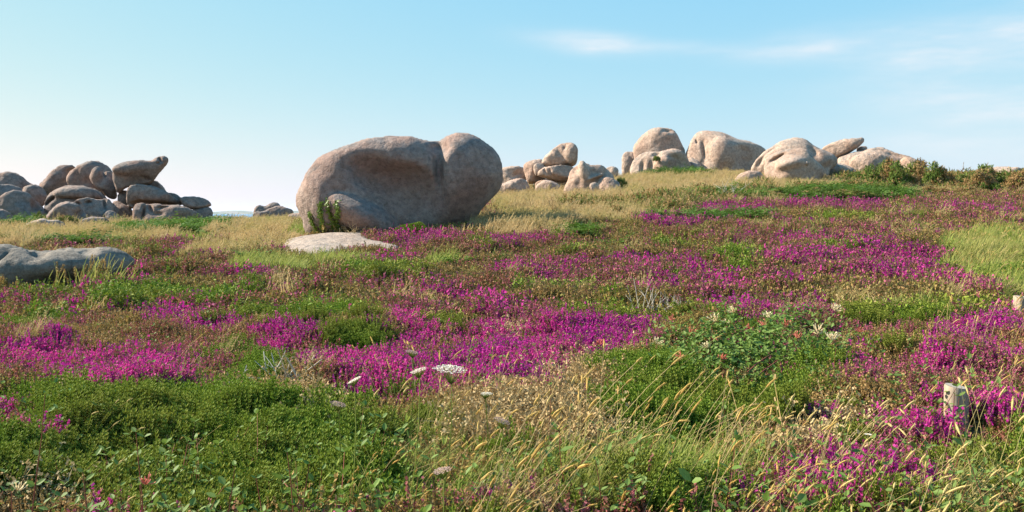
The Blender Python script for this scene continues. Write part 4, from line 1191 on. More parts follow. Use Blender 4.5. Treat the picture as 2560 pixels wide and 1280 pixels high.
def cover(sel, name, near, far, label, cat, s0=1.0, zoff=0.0, jitter=0.25, tilt=0.15, thin=1.0, seed=1, squash=1.0):
    rg = np.random.default_rng(seed)
    s = np.nonzero(sel)[0]
    if thin < 1: s = s[rg.random(len(s)) < thin]
    x, y, z = X[s], Y[s], Z[s]
    n = len(s)
    isfar = y + rg.normal(0, 0.8, n) > NEAR
    idx = np.where(isfar, len(near) + rg.integers(0, len(far), n), rg.integers(0, len(near), n))
    grow = 1.0 + np.clip((y - 20) / 30, 0, 1) * (0.5 if near[0].name[:5] != 'grass' else 0.0)
    sc = s0 * grow * (1 + jitter * rg.normal(0, 1, n)).clip(0.5, 1.8)
    scl = np.stack([sc, sc, sc * squash * (1 + 0.15 * rg.normal(0, 1, n)).clip(0.6, 1.5)], 1)
    wind = near[0].name.startswith(("grass", "seed"))
    rz = rg.normal(0, 0.75, n) if wind else rg.random(n) * 6.283
    rot = np.stack([rg.normal(0, tilt, n), rg.normal(0, tilt, n), rz], 1)
    if near[0].name.startswith("cushion"):
        def dome(a, b): return 0.20 * np.abs(fbm2(a / 0.75, b / 0.55, 61, 2)) + 0.05 * vnoise2(a / 0.22, b / 0.2, 62)
        hz = dome(x, y); e_ = 0.06
        gx_, gy_ = (dome(x + e_, y) - hz) / e_, (dome(x, y + e_) - hz) / e_
        rot[:, 0] += np.clip(-gy_, -.8, .8) * 0; z = z + hz * np.clip(14 / y, .35, 1)
        rot = np.stack([np.clip(gy_, -.9, .9), np.clip(-gx_, -.9, .9), rg.normal(0, .3, n)], 1)
    return instancer(name, near + far, np.stack([x, y, z + zoff], 1), rot, scl, idx, label, cat)


K = {k: i for i, k in enumerate(KINDS)}
cover(kind == K['magenta'], "heather_in_bloom", [heather(s, 0, 0) for s in (1, 2, 3)], [heather(s, 0, 1) for s in (4, 5, 6)], "drifts of bright magenta bell heather in full bloom over the heath", "heather", 1.0)
cover(kind == K['rose'], "faded_heather", [heather(s, 1, 0) for s in (11, 12, 13)], [heather(s, 1, 1) for s in (14, 15, 16)], "half-faded dull rose heather between the magenta drifts", "heather", 0.95)
cover(kind == K['rust'], "brown_heather", [heather(s, 2, 0) for s in (21, 22, 23)], [heather(s, 2, 1) for s in (24, 25, 26)], "spent rusty brown heather carpeting the heath", "heather", 0.9)
cover(kind == K['cushion'], "green_heath_cushions", [cushion(s, 0) for s in (31, 32, 33)], [cushion(s, 1) for s in (34, 35, 36)], "dense mossy green low shrub cushions in the heath", "shrub", 1.35)
cover(kind == K['tan'], "dead_brush", [twig_mat(s, 0) for s in (41, 42, 43)], [twig_mat(s, 1) for s in (44, 45)], "tangled tan dead brush and dry twigs on the ground", "brush", 1.15)
cover(kind == K['straw'], "dry_grass", [grass(s, 0, M_STRAW, .22, .42, 22, .06, .6, True) for s in (51, 52)], [grass(s, 1, M_STRAW, .25, .50, 18, .13, .6, True) for s in (53, 54, 55)], "golden dry grass on the slope below the rocks", "grass", 0.58, jitter=0.42)
cover(kind == K['grass'], "green_grass", [grass(s, 0, M_GRASS, .16, .40, 13, .07, .7, w=.0038) for s in (61, 62, 63, 66)], [grass(s, 1, M_GRASS, .22, .42, 20, .12, .7) for s in (64, 65)], "long fresh green grass bending in the wind", "grass", 0.62, thin=0.62, jitter=0.4)
cover(kind == K['bracken'], "low_bracken", [bracken(s) for s in (71, 72)], [bracken(s) for s in (73, 74)], "low green bracken patches among the grass", "bracken", 0.9)
cover(kind == K['gorse'], "low_gorse_scrub", [gorse_tuft(s, .4) for s in (81, 82)], [gorse_tuft(s, .45) for s in (83, 84, 85)], "low spiny gorse scrub, green and brown, covering the upper slope", "gorse", 1.3)
# undergrowth so that no bare soil shows: a second pass of small rusty and green tufts
x2, y2 = [], []
for i, (a, b, dn) in enumerate(bands[:7]):
    x, y = candidates(a, b, dn * 0.42, 300 + i); x2.append(x); y2.append(y)
X0 = (X, Y, Z, kind, PX, PY)
X, Y = np.concatenate(x2), np.concatenate(y2)
kind2, Z, PX, PY, ok = choose(X, Y, 1)
X, Y, Z, PX, PY = (v[ok] for v in (X, Y, Z, PX, PY))
rg = np.random.default_rng(77)
kind2 = kind2[ok]
green_ = (kind2 == K['cushion']) | (kind2 == K['grass'])
cover((Y < 34) & ~green_, "brown_undergrowth", [heather(27, 2, 0), heather(28, 2, 0), twig_mat(46, 0)], [heather(29, 2, 1), heather(30, 2, 1)], "short brown undergrowth filling between the heather plants", "undergrowth", 0.72, zoff=-0.02)
cover((Y < 34) & green_, "green_undergrowth", [cushion(37, 0), cushion(41, 0)], [cushion(38, 1)], "short green undergrowth beneath cushions and grass", "undergrowth", 1.0, zoff=-0.02)
# windblown seeding grass standing over the rest
x2, y2 = [], []
for i, (a, b, dn) in enumerate([(3.2, 5, 11), (5, 7.5, 7), (7.5, 11, 4.5), (11, 16, 3), (16, 24, 2)]):
    x, y = candidates(a, b, dn, 500 + i); x2.append(x); y2.append(y)
X, Y = np.concatenate(x2), np.concatenate(y2)
_, Z, PX, PY, ok = choose(X, Y, 2)
rg = np.random.default_rng(78)
wseed = np.maximum.reduce([np.clip((PY - 1090) / 120, 0, 1) * np.clip((PX - 760) / 200, 0, 1) * 0.9, np.clip((PX - 2250 + (PY < 900) * 60) / 250, 0, 1) * 0.75, ell(PX, PY, [(1050, 1130, 160, 110, .8), (2480, 650, 160, 80, 1.2)]), 0.035 + 0 * PX])
sel = ok & (rg.random(len(X)) < wseed)
X, Y, Z, PX, PY = (v[sel] for v in (X, Y, Z, PX, PY))
NEAR = 1e9
cover(np.ones(len(X), bool), "seeding_grass", [seed_grass(s) for s in (91, 92, 93, 94)], [seed_grass(95)], "tall windblown grass with fluffy golden seed heads in front", "grass", 0.92, tilt=0.1)


# broad-leaved herbs and honeysuckle shoots creeping through the front


def leafy(seed):
    t = Tuft(seed); r = t.r
    for i in range(4):
        b = Vector((r.gauss(0, .05), r.gauss(0, .05), -.02))
        pts = t.curve(b, Vz + t.rnd(.45), r.uniform(.10, .26), t.rnd(.35), 5)
        t.tube(pts, [.002, .0019, .0017, .0015, .001], 1, 3, False)
        for k in range(1, 5):
            a = r.random() * 3.14
            for s_ in (1, -1):
                d = Vector((math.cos(a) * s_, math.sin(a) * s_, .45)) + t.rnd(.25)
                t.leaf(pts[k], d, Vz + t.rnd(.4), r.uniform(.028, .05), r.uniform(.016, .026), 0)
    return t.mesh("leafy_herb", [M_LEAF, M_RED])


x2, y2 = [], []
for i, (a, b, dn) in enumerate([(3.1, 4.6, 28), (4.6, 6.5, 16), (6.5, 9.5, 6), (9.5, 13, 2.5)]):
    x, y = candidates(a, b, dn, 700 + i); x2.append(x); y2.append(y)
X, Y = np.concatenate(x2), np.concatenate(y2)
_, Z, PX, PY, ok = choose(X, Y, 3)
rg = np.random.default_rng(79)
wl_ = np.maximum.reduce([np.clip((PY - 1120) / 90, 0, 1) * .9, ell(PX, PY, [(2150, 1000, 220, 150, .8), (1950, 900, 330, 140, .7), (120, 1150, 200, 140, .6)]), 0.10 + 0 * PX])
sel = ok & (rg.random(len(X)) < wl_ * (0.6 + 0.6 * vnoise2(X / .5, Y / .5, 91)))
X, Y, Z, PX, PY = (v[sel] for v in (X, Y, Z, PX, PY))
cover(np.ones(len(X), bool), "leafy_herbs", [leafy(s) for s in (101, 102, 103, 104)], [leafy(105)], "small broad-leaved herbs and shoots creeping through the front plants", "herbs", 1.0, tilt=0.25, zoff=.05)
# ------------------------------------------------------------------ single things: shrubs, posts, flowers, dead wood


def bush_mesh(seed, brown, n=2400):
    """spiny shrub crown, two units wide and one high: many short prickly shoots in lumps"""
    t = Tuft(seed); r = t.r
    lumps = []
    for i in range(16):
        a = r.random() * 6.283; q = r.random() ** .5 * 0.72
        lumps.append((Vector((math.cos(a) * q, math.sin(a) * q, r.uniform(.15, .72) * (1.05 - q * .7))), r.uniform(.16, .30), r.random() < brown))
    for c, R_, br in lumps:
        for i in range(n // 16):
            d = t.rnd(); d.z = d.z * .8 + .25; d.normalize()
            p = c + d * R_ * r.uniform(.6, 1.08)
            if p.z < 0: p.z = r.uniform(0, .1)
            m = 1 if (br and r.random() < .85) or r.random() < .08 else 0
            L = r.uniform(.05, .11)
            e = (d + t.rnd(.55) + Vz * .2).normalized()
            for k in range(6):
                q = p + e * L * k / 6
                f = (t.rnd() + e * .6).normalized()
                t.tri(q, q + f * .06, e.cross(f).normalized() * .016, m, k / 6, 1)
    return t.mesh("shrub_foliage", [M_GORSE, M_GBROWN])


def stem_mesh(seed):
    t = Tuft(seed); r = t.r
    for i in range(9):
        a = r.random() * 6.283
        d = Vector((math.cos(a) * .7, math.sin(a) * .7, .8))
        pts = t.curve(Vector((0, 0, -.15)), d, r.uniform(.5, .8), t.rnd(.2), 5)
        t.tube(pts, [.03, .025, .02, .014, .008], 0, 5)
    return t.mesh("shrub_stems", [M_RUST])


BM = {k: [bush_mesh(200 + i + 10 * j, k) for i in range(2)] for j, k in enumerate((0.04, 0.35, 0.75))}
SM = stem_mesh(250)


def shrub(px, py, wpx, hpx, brown, label, name="gorse_bush", cat="bush", group=None, y=None):
    g = on_ground(px, py) if y is None else Vector(((px - 1280) * y / F, y, float(ground_z((px - 1280) * y / F, y))))
    k = g.y / F
    e = empty(name, g, random.random() * 6.28)
    s = (wpx * k / 2 * 1.1, wpx * k / 2 * 1.0, hpx * k * 1.05)
    e.scale = s
    obj("foliage", random.choice(BM[brown]), e)
    obj("stem", SM, e)
    tag(e, label, cat, group)
    return e


GG = "gorse bushes along the ridge"
for a in [(2150, 462, 80, 44, .04, "low green bush in the shade of the creased snout boulder"),
          (2215, 474, 120, 90, .35, "tallest gorse bush, its green tips crossing the whaleback rock"),
          (2292, 474, 134, 87, .35, "broad gorse bush in front of the whaleback's sloping end"),
          (2352, 476, 106, 66, .75, "gorse bush where the whaleback rock dips to the skyline"),
          (2402, 474, 89, 49, .04, "small dark green gorse bush filling the skyline dip"),
          (2505, 482, 145, 92, .35, "big gorse bush hiding the distant flat pink rock"),
          (2450, 484, 95, 66, .75, "brown withered gorse bush on the skyline dip's far side"),
          (2570, 486, 112, 82, .75, "brown and green gorse bush cut by the picture's edge"),
          (2330, 494, 100, 32, .75, "low brown gorse clump under the broad gorse bush"),
          (2425, 496, 100, 32, .75, "low brown gorse clump above bare dry grass stalks")]:
    shrub(*a, group=GG)
for a in [(2045, 500, 110, 36, .35, "green gorse hump with rusty top below the creased snout"),
          (2130, 506, 140, 40, .04, "largest bright green hump over the magenta band"),
          (2222, 506, 110, 32, .04, "green hump ending the hedge beside dark shadowed soil"),
          (1935, 500, 110, 28, .75, "rusty gorse clump between green humps on the slope"),
          (1850, 500, 90, 26, .35, "olive bush with dead grey stalks on the slope"),
          (1770, 500, 70, 22, .35, "small olive gorse at the edge of the golden grass"),
          (1858, 553, 70, 24, .04, "dark green bush set in the upper magenta heather"),
          (1690, 548, 60, 20, .04, "dark green bush beside the highest magenta tongue"),
          (1605, 542, 55, 18, .35, "little olive gorse alone in golden grass"),
          (1440, 594, 62, 24, .04, "green bush just right of the boulder's magenta patch"),
          (1500, 540, 45, 14, .75, "tiny rusty gorse in the golden grass")]:
    shrub(*a, group="low gorse on the slope")
shrub(2365, 606, 44, 36, .04, "dark round bush beside the bleached branch pile", name="dark_bush")
shrub(1552, 478, 34, 42, .04, "dark green shrub squeezed behind the furrowed boulder", name="dark_bush", y=43.4)
shrub(168, 572, 64, 42, .04, "fresh green shrub before the smooth grey dome", name="green_shrub")
shrub(96, 556, 30, 44, .04, "spiky dark shrub against the big sloping boulder", name="dark_bush", y=35.5)
shrub(305, 552, 50, 14, .04, "flat green shrub at the foot of the jutting rock's heap", name="green_shrub")
shrub(455, 560, 50, 18, .04, "green shrub below the flat-topped dark boulder", name="green_shrub")
shrub(1145, 586, 50, 20, .75, "brown dried shrub by the huge boulder's magenta patch", name="dry_shrub")
shrub(335, 668, 70, 26, .04, "dark shrub creeping over the tip of the grey outcrop", name="dark_bush")
shrub(1640, 400, 22, 16, .04, "tuft of green growing in a notch of the wide front boulder", name="green_shrub", y=56.2).location.z = at(1640, 402, 56.2).z

# --- timber posts


def post(px, top_py, base_py, wpx, label, square=False):
    g = on_ground(px, base_py)
    k = g.y / F
    R_ = wpx * k / 2; top = at(px, top_py, g.y).z - g.z
    e = empty("timber_post", (g.x, g.y, g.z - 0.05))
    t = Tuft(int(px)); n = 28
    rings = [(-.2, 1.02), (0, 1.02), (top * .25, 1.0), (top * .5, .99), (top * .75, .985), (top * .97, .98), (top + .04, .955), (top + .052, .90)]
    ph = [random.uniform(-1, 1) for _ in range(n)]
    for z, rr in rings:
        for i in range(n):
            a = 2 * math.pi * i / n
            q = R_ * rr * (1 + .025 * math.sin(3 * a + px) + .012 * ph[i])
            if square:
                q *= min(1 / max(abs(math.cos(a)), abs(math.sin(a))), 1.25)
            t.v.append(Vector((q * math.cos(a), q * math.sin(a), z - .012 * math.sin(a * 1.0 + 2) * (z > top * .9)))); t.t.append(z / top)
    for j in range(len(rings) - 1):
        for i in range(n):
            a0, a1 = j * n + i, j * n + (i + 1) % n
            t.f.append((a0, a1, a1 + n, a0 + n)); t.m.append(0)
    me = t.mesh("post_shaft", [M_POST]); me.polygons.foreach_set('use_smooth', [True] * len(me.polygons))
    obj("shaft", me, e)
    last = [t.v[(len(rings) - 1) * n + i] for i in range(n)]
    c = sum(last, Vector()) / n
    vs = [c + Vector((0, 0, .001))]; fs = []
    for ring in (.35, .7, 1.0):
        for i, p in enumerate(last):
            q = c.lerp(p, ring); vs.append(q + Vector((0, 0, .0015 - (.004 if i == 5 else 0))))
    for i in range(n):
        fs.append((0, 1 + i, 1 + (i + 1) % n))
    for j in range(2):
        for i in range(n):
            a0, a1 = 1 + j * n + i, 1 + j * n + (i + 1) % n
            fs.append((a0, a0 + n, a1 + n, a1))
    obj("cut_top", mesh_from("post_top", vs, fs, [M_POSTTOP]), e)
    tag(e, label, "post")
    return e


M_POST = wood_material("weathered_timber", (0.26, 0.20, 0.14), (0.37, 0.29, 0.205))
M_POSTTOP = wood_material("sawn_timber", (0.36, 0.31, 0.25), (0.26, 0.22, 0.17))
post(2390, 966, 1085, 57, "short round timber post standing in the heather and grass")
post(2556, 742, 806, 34, "pale grey timber post at the picture's edge above the heather", square=True)

# --- ivy on the end of the big boulder
bpy.context.view_layer.update()
_hm = hero.data
_mw = hero.matrix_basis
HB = BVHTree.FromPolygons([_mw @ v.co for v in _hm.vertices], [tuple(p.vertices) for p in _hm.polygons])
ivy = empty("ivy", on_ground(820, 592))
tag(ivy, "ivy climbing in four strands up the huge boulder's end", "ivy")
tl, ts = Tuft(300), Tuft(301)
org = ivy.location.copy()
for strand in ([(335, 1165), (325, 1100), (285, 1020), (250, 950), (240, 890)], [(385, 1165), (375, 1050), (360, 950), (350, 870), (352, 785)],
               [(490, 1165), (480, 1050), (462, 930), (440, 840), (435, 765)], [(545, 1165), (505, 1050), (530, 950), (540, 860), (522, 780)]):
    pts = [(x / 4.266 + 720, y / 4.266 + 320) for x, y in strand]
    path = []
    for (x0, y0), (x1, y1) in zip(pts, pts[1:]):
        for k in range(12):
            u = k / 12; path.append((x0 + (x1 - x0) * u, y0 + (y1 - y0) * u))
    hit3 = []
    for i, (x, y) in enumerate(path):
        d = at(x, y, 1.0) - Vector((0, 0, EYE)); d.normalize()
        h = HB.ray_cast(Vector((0, 0, EYE)), d)
        if h[0] is None: continue
        hit3.append(h[0] + h[1] * .02 - org)
        wid = (7 + 5 * math.sin(i * .9 + strand[0][0])) * (1 - .6 * i / len(path))
        for k in range(random.choice((1, 3, 5, 6))):
            dx, dy = random.gauss(0, wid * .5), random.gauss(0, 3)
            d2 = at(x + dx, y + dy, 1.0) - Vector((0, 0, EYE)); d2.normalize()
            h2 = HB.ray_cast(Vector((0, 0, EYE)), d2)
            if h2[0] is None: continue
            nn = (h2[1] + tl.rnd(.45)).normalized()
            dr = (Vector((random.gauss(0, .6), 0, -.6)) + tl.rnd(.4)); dr -= nn * dr.dot(nn)
            tl.leaf(h2[0] + h2[1] * random.uniform(.02, .09) - org, dr, nn, random.uniform(.05, .085), random.uniform(.05, .08), 0)
    if len(hit3) > 3: ts.tube(hit3[::3], [.012] * len(hit3[::3]), 0, 4)
obj("foliage", tl.mesh("ivy_leaves", [M_IVY]), ivy)
obj("stem", ts.mesh("ivy_stems", [M_RUST]), ivy)

# --- wild carrot umbels


def umbel(px, py, y, wpx, label, faded=False, tilt=0.0):
    top = at(px, py, y)
    bx, by = top.x - random.uniform(.02, .10), y + random.uniform(-.05, .15)
    bz = float(ground_z(bx, by)) - .03
    e = empty("wild_carrot", (bx, by, bz))
    R_ = wpx * y / F / 2
    ct = top - Vector((bx, by, bz))
    ts = Tuft(int(px * 7 + py)); r = ts.r
    fork = ct - Vector((random.uniform(-.01, .01), 0, R_ * .9))
    pts = [Vector((0, 0, 0)).lerp(fork, u) + Vector((.03 * math.sin(u * 3), 0, 0)) for u in (0, .25, .5, .75, 1)]
    ts.tube(pts, [.0035, .0033, .003, .0028, .0025], 0, 5)
    for k in (.35, .6):          # finely cut leaves on the stem
        p = Vector((0, 0, 0)).lerp(fork, k)
        for j in range(7):
            d = (ts.rnd() + Vz * .3).normalized()
            ts.leaf(p + d * .02, d, Vz, .05, .012, 0)
    obj("stem", ts.mesh("carrot_stem", [M_GRASS]), e)
    th = Tuft(int(px * 3 + py)); r = th.r
    up = Vector((tilt, -.06, 1)).normalized()
    ax = up.cross(Vector((0, 1, 0))).normalized(); ay = up.cross(ax)
    for i in range(46):
        q = ((i + .5) / 46) ** .5; a = i * 2.39996
        c = ct + (ax * math.cos(a) + ay * math.sin(a)) * q * R_ + up * R_ * (.10 * (1 - q * q))
        th.tube([fork, c - up * .004], [.0011, .0008], 1, 3, False)
        for k in range(9):
            o = th.rnd(R_ * .085); o -= up * o.dot(up) * .7
            th.quad(c + o, (ax + th.rnd(.4)).normalized() * R_ * .042, (ay + th.rnd(.4)).normalized() * R_ * .042, 0)
    obj("flower_head", th.mesh("carrot_umbel", [M_PINKU if faded else M_UMBEL, M_GRASS]), e)
    tag(e, label, "flower", "wild carrot flowers in front")
    return e


umbel(1125, 923, 4.2, 84, "largest cream wild carrot flower, seen flat from the side", tilt=.1)
umbel(1046, 926, 4.3, 44, "smaller pinkish-white wild carrot flower next to the largest one", tilt=-.3)
umbel(886, 950, 4.4, 38, "small tilted wild carrot flower over the magenta heather", tilt=-.5)
umbel(1216, 984, 4.3, 30, "tiny flat wild carrot flower above the dead brush", tilt=0)
umbel(1255, 1052, 4.2, 44, "faded pink closed wild carrot head against the tan dead brush", True, tilt=.4)
umbel(1105, 1176, 3.7, 48, "faded wild carrot head low among green grass", True, tilt=-.2)
umbel(1030, 880, 4.6, 34, "brownish curled wild carrot head highest above the heather", True, tilt=.2)
umbel(846, 1010, 4.1, 40, "dried brown wild carrot head over the green cushions", True, tilt=.3)

# --- honeysuckle: the large thicket and loose sprigs
leaf_t = Tuft(400); leaf_t.leaf(Vector((0, 0, 0)), Vector((1, 0, 0)), Vz, 1.0, .55, 0)
LEAF = leaf_t.mesh("honeysuckle_leaf", [M_LEAF])


def blossom_mesh(seed, mat):
    t = Tuft(seed); r = t.r
    for i in range(13):
        a = i * 2.4; el = r.uniform(.1, 1.2)
        d = Vector((math.cos(a) * math.cos(el), math.sin(a) * math.cos(el), math.sin(el)))
        pts = t.curve(d * .006, d, r.uniform(.030, .045), Vz * .25 + t.rnd(.2), 4)
        t.tube(pts, [.0017, .0022, .0030, .0046], 0, 5)
        e = (pts[-1] - pts[-2]).normalized()
        t.leaf(pts[-1], e + t.rnd(.5), Vz, .018, .011, 0)
    return t.mesh("honeysuckle_blossom", [mat])


BLOS = {'cream': [blossom_mesh(410 + i, M_CREAM) for i in range(2)], 'coral': [blossom_mesh(420 + i, M_CORAL) for i in range(2)]}


def align(d, up=None):
    x = d.normalized(); z = (up or Vz) - x * x.dot(up or Vz)
    if z.length < 1e-4: z = Vector((0, 1, 0))
    z.normalize(); y = z.cross(x)
    return Matrix((x, y, z)).transposed().to_euler()


c0 = on_ground(1860, 905)
thick = empty("honeysuckle_thicket", c0)
tag(thick, "leafy honeysuckle thicket sprawling over the heather with cream and coral blossoms", "honeysuckle")
rr = random.Random(41)
cand = []
while len(cand) < 5600:
    px_ = rr.gauss(1880, 190); py_ = rr.gauss(895, 72)
    if not (1600 < px_ < 2330 and 770 < py_ < 1060): continue
    q = ((px_ - 1870 - (py_ - 900) * -.3) / 300) ** 2 + ((py_ - 895) / 115) ** 2
    if q > .75 + rr.random() * .6: continue
    if float(vnoise2(px_ / 55.0, py_ / 26.0, 71)) + .5 * float(vnoise2(px_ / 20.0, py_ / 10.0, 72)) < -.28 + .25 * q: continue
    cand.append((px_, py_, q))
yy = np.linspace(5, 16, 600)
leaves = []
for px_, py_, q in cand:
    g = on_ground(px_, py_ + 14, 5, 16)
    hgt = .08 + (.24 + .12 * float(vnoise2(px_ / 70.0, py_ / 40.0, 73))) * max(0, 1 - q) * rr.random() ** .5 + .16 * rr.random() ** 3
    leaves.append((Vector((g.x, g.y, g.z + hgt)), q))
leaves.sort(key=lambda a: (a[0].y))
tr = Tuft(402)
nb = 0
for i, (p, q) in enumerate(leaves):
    d = Vector((rr.gauss(0, 1), rr.gauss(0, 1), rr.gauss(.25, .5))).normalized()
    up = (Vz + Vector((rr.gauss(0, .6), rr.gauss(0, .6), 0))).normalized()
    L = rr.uniform(.040, .068)
    if i % 18 == 0 and nb < 290:
        o = obj("leaf", LEAF, thick, p - c0); o.rotation_euler = align(d, up); o.scale = (L, L, L); nb += 1
    else:
        tr.leaf(p - c0, d, up, L, L * .55, 0)
o = obj("foliage", tr.mesh("honeysuckle_leaves", [M_LEAF]), thick); o['kind'] = "stuff"
ts = Tuft(403)
for i in range(46):
    p = rr.choice(leaves)[0] - c0
    d = Vector((rr.gauss(0, 1), rr.gauss(0, .6), .25))
    ts.tube(ts.curve(p - Vz * .12, d, rr.uniform(.2, .5), ts.rnd(.3) - Vz * .15, 6), [.003, .003, .0028, .0025, .002, .0015], 0, 4)
for x0, y0, x1, y1 in ((1795, 945, 1895, 880), (1865, 955, 2010, 875), (1870, 985, 2060, 860)):
    a, b = on_ground(x0, y0 + 40, 5, 16), on_ground(x1, y1 + 40, 5, 16)
    a.z += .22; b.z += .32
    ts.tube([a.lerp(b, u / 6) - c0 + Vector((0, 0, .03 * math.sin(u))) for u in range(7)], [.006, .006, .0055, .005, .005, .004, .003], 0, 5)
obj("stem", ts.mesh("honeysuckle_runners", [M_RED]), thick)
for px_, py_, colr, sc in ((1790, 802, 'cream', 1.25), (1833, 781, 'cream', 1.1), (1815, 812, 'cream', .9), (1920, 796, 'cream', 1), (2086, 777, 'cream', 1.3), (2045, 834, 'cream', 1.3), (2080, 850, 'cream', 1.2), (1992, 846, 'coral', 1), (1908, 815, 'coral', 1), (1965, 814, 'coral', 1),
                       (1726, 834, 'coral', 1), (1782, 850, 'coral', .9), (1768, 870, 'cream', .9), (1804, 900, 'coral', .9), (1872, 822, 'coral', .8), (1640, 860, 'cream', 1), (1680, 800, 'coral', .8), (1500, 862, 'coral', .9), (1700, 892, 'coral', .7), (2150, 830, 'coral', .7)):
    g = on_ground(px_, py_ + 85, 5, 18)
    p = at(px_, py_, g.y)
    o = obj("blossom", rr.choice(BLOS[colr]), thick, p - c0); o.scale = (sc * 1.15,) * 3; o.rotation_euler = (rr.gauss(0, .3), rr.gauss(0, .3), rr.random() * 6)
    if colr == 'coral': o['label'] = "coral red unopened honeysuckle blossom"
    s_ = Tuft(int(px_)); s_.tube([p - c0, p - c0 - Vector((rr.gauss(0, .02), .02, .12)), Vector((p.x, p.y + .03, g.z)) - c0], [.002, .0022, .0024], 0, 4)
    obj("flower_stalk", s_.mesh("honeysuckle_stalk", [M_RED]), thick)


def sprig(px, top_py, y, n, label, lean=.1, flower=None, sc=1.0):
    top = at(px, top_py, y)
    bx = top.x - lean * .3; by = y + .02
    bz = float(ground_z(bx, by)) - .02
    e = empty("honeysuckle_sprig", (bx, by, bz))
    tp = top - e.location
    pts = [Vector((0, 0, 0)).lerp(tp, u) + Vector((.025 * math.sin(u * 4 + px), 0, 0)) for u in (0, .2, .4, .6, .8, 1)]
    t = Tuft(int(px + top_py)); t.tube(pts, [.0034, .0032, .003, .0027, .0022, .0014], 0, 5)
    obj("stem", t.mesh("sprig_stem", [M_RED]), e)
    for i in range(n):
        u = .15 + .85 * i / max(n - 1, 1)
        k = min(int(u * 5), 4); p = pts[k].lerp(pts[k + 1], u * 5 - k)
        a = (i % 2) * math.pi / 2 + rr.gauss(0, .4)
        for s in (1, -1):
            d = Vector((math.cos(a) * s, math.sin(a) * s, .55))
            o = obj("leaf", LEAF, e, p); L = sc * rr.uniform(.040, .062) * (1.1 - .5 * u)
            o.rotation_euler = align(d, Vz + Vector((rr.gauss(0, .4), rr.gauss(0, .4) - .3, 0))); o.scale = (L, L, L)
    if flower:
        o = obj("blossom", BLOS[flower][0], e, tp); o.scale = (.62,) * 3
    tag(e, label, "honeysuckle", "honeysuckle sprigs in front")


sprig(98, 985, 3.7, 7, "tall bare-stemmed honeysuckle sprig over the green cushions by the edge", .12)
sprig(352, 1080, 3.9, 5, "slender sprig rising from the middle of the green cushions", .1)
sprig(45, 1228, 3.3, 4, "low sprig with a pink-white blossom in the bottom corner", .05, 'cream')
sprig(365, 1212, 3.5, 4, "low sprig bearing a red blossom beside the pale stick", .05, 'coral')
sprig(220, 1180, 3.4, 5, "leafy sprig between the two low blossoms", .05)
sprig(575, 1165, 3.6, 6, "grey-green leafy sprig below the dense green cushions", .02)
sprig(640, 1195, 3.4, 5, "short leafy sprig beside the grey-green one", -.05)
sprig(722, 1130, 3.7, 6, "upright sprig where cushions meet the tall grass", .06)
sprig(775, 1160, 3.6, 5, "second upright sprig at the tall grass edge", .08)
sprig(1368, 962, 5.6, 4, "small two-leaved sprig poking from magenta heather by the brush", .04)
sprig(1495, 1150, 4.1, 4, "broad-leaved sprig among the tan dead brush", .05)
sprig(2062, 1010, 5.2, 5, "thin sprig standing on the brown heather left of the round post", .03)
sprig(2105, 1105, 4.5, 5, "leafy sprig between brown brush and the lowest magenta clump", .06)
sprig(2395, 985, 5.6, 4, "sprig crossing the face of the round post", .08)
sprig(2260, 1075, 4.9, 5, "pale-leaved sprig in the thin magenta heather by the round post", .05)
sprig(1695, 690, 12.0, 4, "lone sprig above the thicket against brown heather", .05)

# --- dead wood


def dead_wood(px, py, wpx, hpx, n, mat, label, thick_=.010, upright=.25, curl=.6, name="dead_branches"):
    g = on_ground(px, py)
    g.z += .07
    k = g.y / F
    e = empty(name, g)
    t = Tuft(int(px * 11)); r = t.r
    W_, H_ = wpx * k / 2, hpx * k
    for i in range(n):
        b = Vector((r.gauss(0, W_ * .45), r.gauss(0, W_ * .3), r.uniform(0, H_ * .35)))
        d = Vector((r.gauss(0, 1), r.gauss(0, .7), upright + abs(r.gauss(0, upright)))).normalized()
        L = r.uniform(.35, .9) * max(W_, H_)
        pts = t.curve(b, d, L, t.rnd(curl) - Vz * (.2 if upright < .5 else 0), 7)
        q = thick_ * r.uniform(.5, 1.1)
        t.tube(pts, [q * (1 - .11 * j) for j in range(7)], 0, 5)
        if r.random() < .6:
            p = pts[3]; t.tube(t.curve(p, d + t.rnd(.8), L * .45, t.rnd(curl), 4), [q * .6, q * .5, q * .4, q * .2], 0, 4)
    o = obj("branches", t.mesh("dead_branches", [mat]), e)
    tag(e, label, "dead branches")
    return e


dead_wood(700, 985, 150, 60, 30, M_BONE, "tangle of bleached roots between green cushions and magenta heather", .011, .45, .9)
dead_wood(2288, 600, 105, 36, 110, M_STRAW, "pale heap of dead branches beside the dark round bush", .010, .12, .7)
dead_wood(1618, 815, 90, 100, 12, M_BONE, "bare white twigs standing above the magenta heather", .009, 1.6, .25)
dead_wood(1690, 795, 100, 40, 34, M_BONE, "grey brush of fine dead twigs behind the honeysuckle", .005, .6, .5)
dead_wood(1385, 540, 110, 44, 26, M_TAN, "dry tangled stalks in the golden grass beyond the huge boulder", .014, .6, .7)
dead_wood(1815, 498, 90, 36, 18, M_BONE, "grey leafless stalks above the green humps", .014, .9, .4)
dead_wood(880, 592, 60, 22, 18, M_TAN, "thin dry stalks at the foot of the huge boulder", .007, .7, .4)
dead_wood(2040, 628, 60, 26, 4, M_BONE, "few pale crossed sticks in the upper magenta drift", .010, .5, .2)
dead_wood(1652, 585, 40, 14, 4, M_BONE, "two pale bent sticks at the tip of the upper magenta tongue", .012, .5, .3)
g = on_ground(150, 1215); e = empty("pale_stick", g)
t = Tuft(501)
t.tube([at(112, 1172, g.y - .02) - g, at(140, 1185, g.y) - g, at(175, 1198, g.y) - g, at(215, 1212, g.y + .02) - g], [.006, .0065, .005, .003], 0, 6)
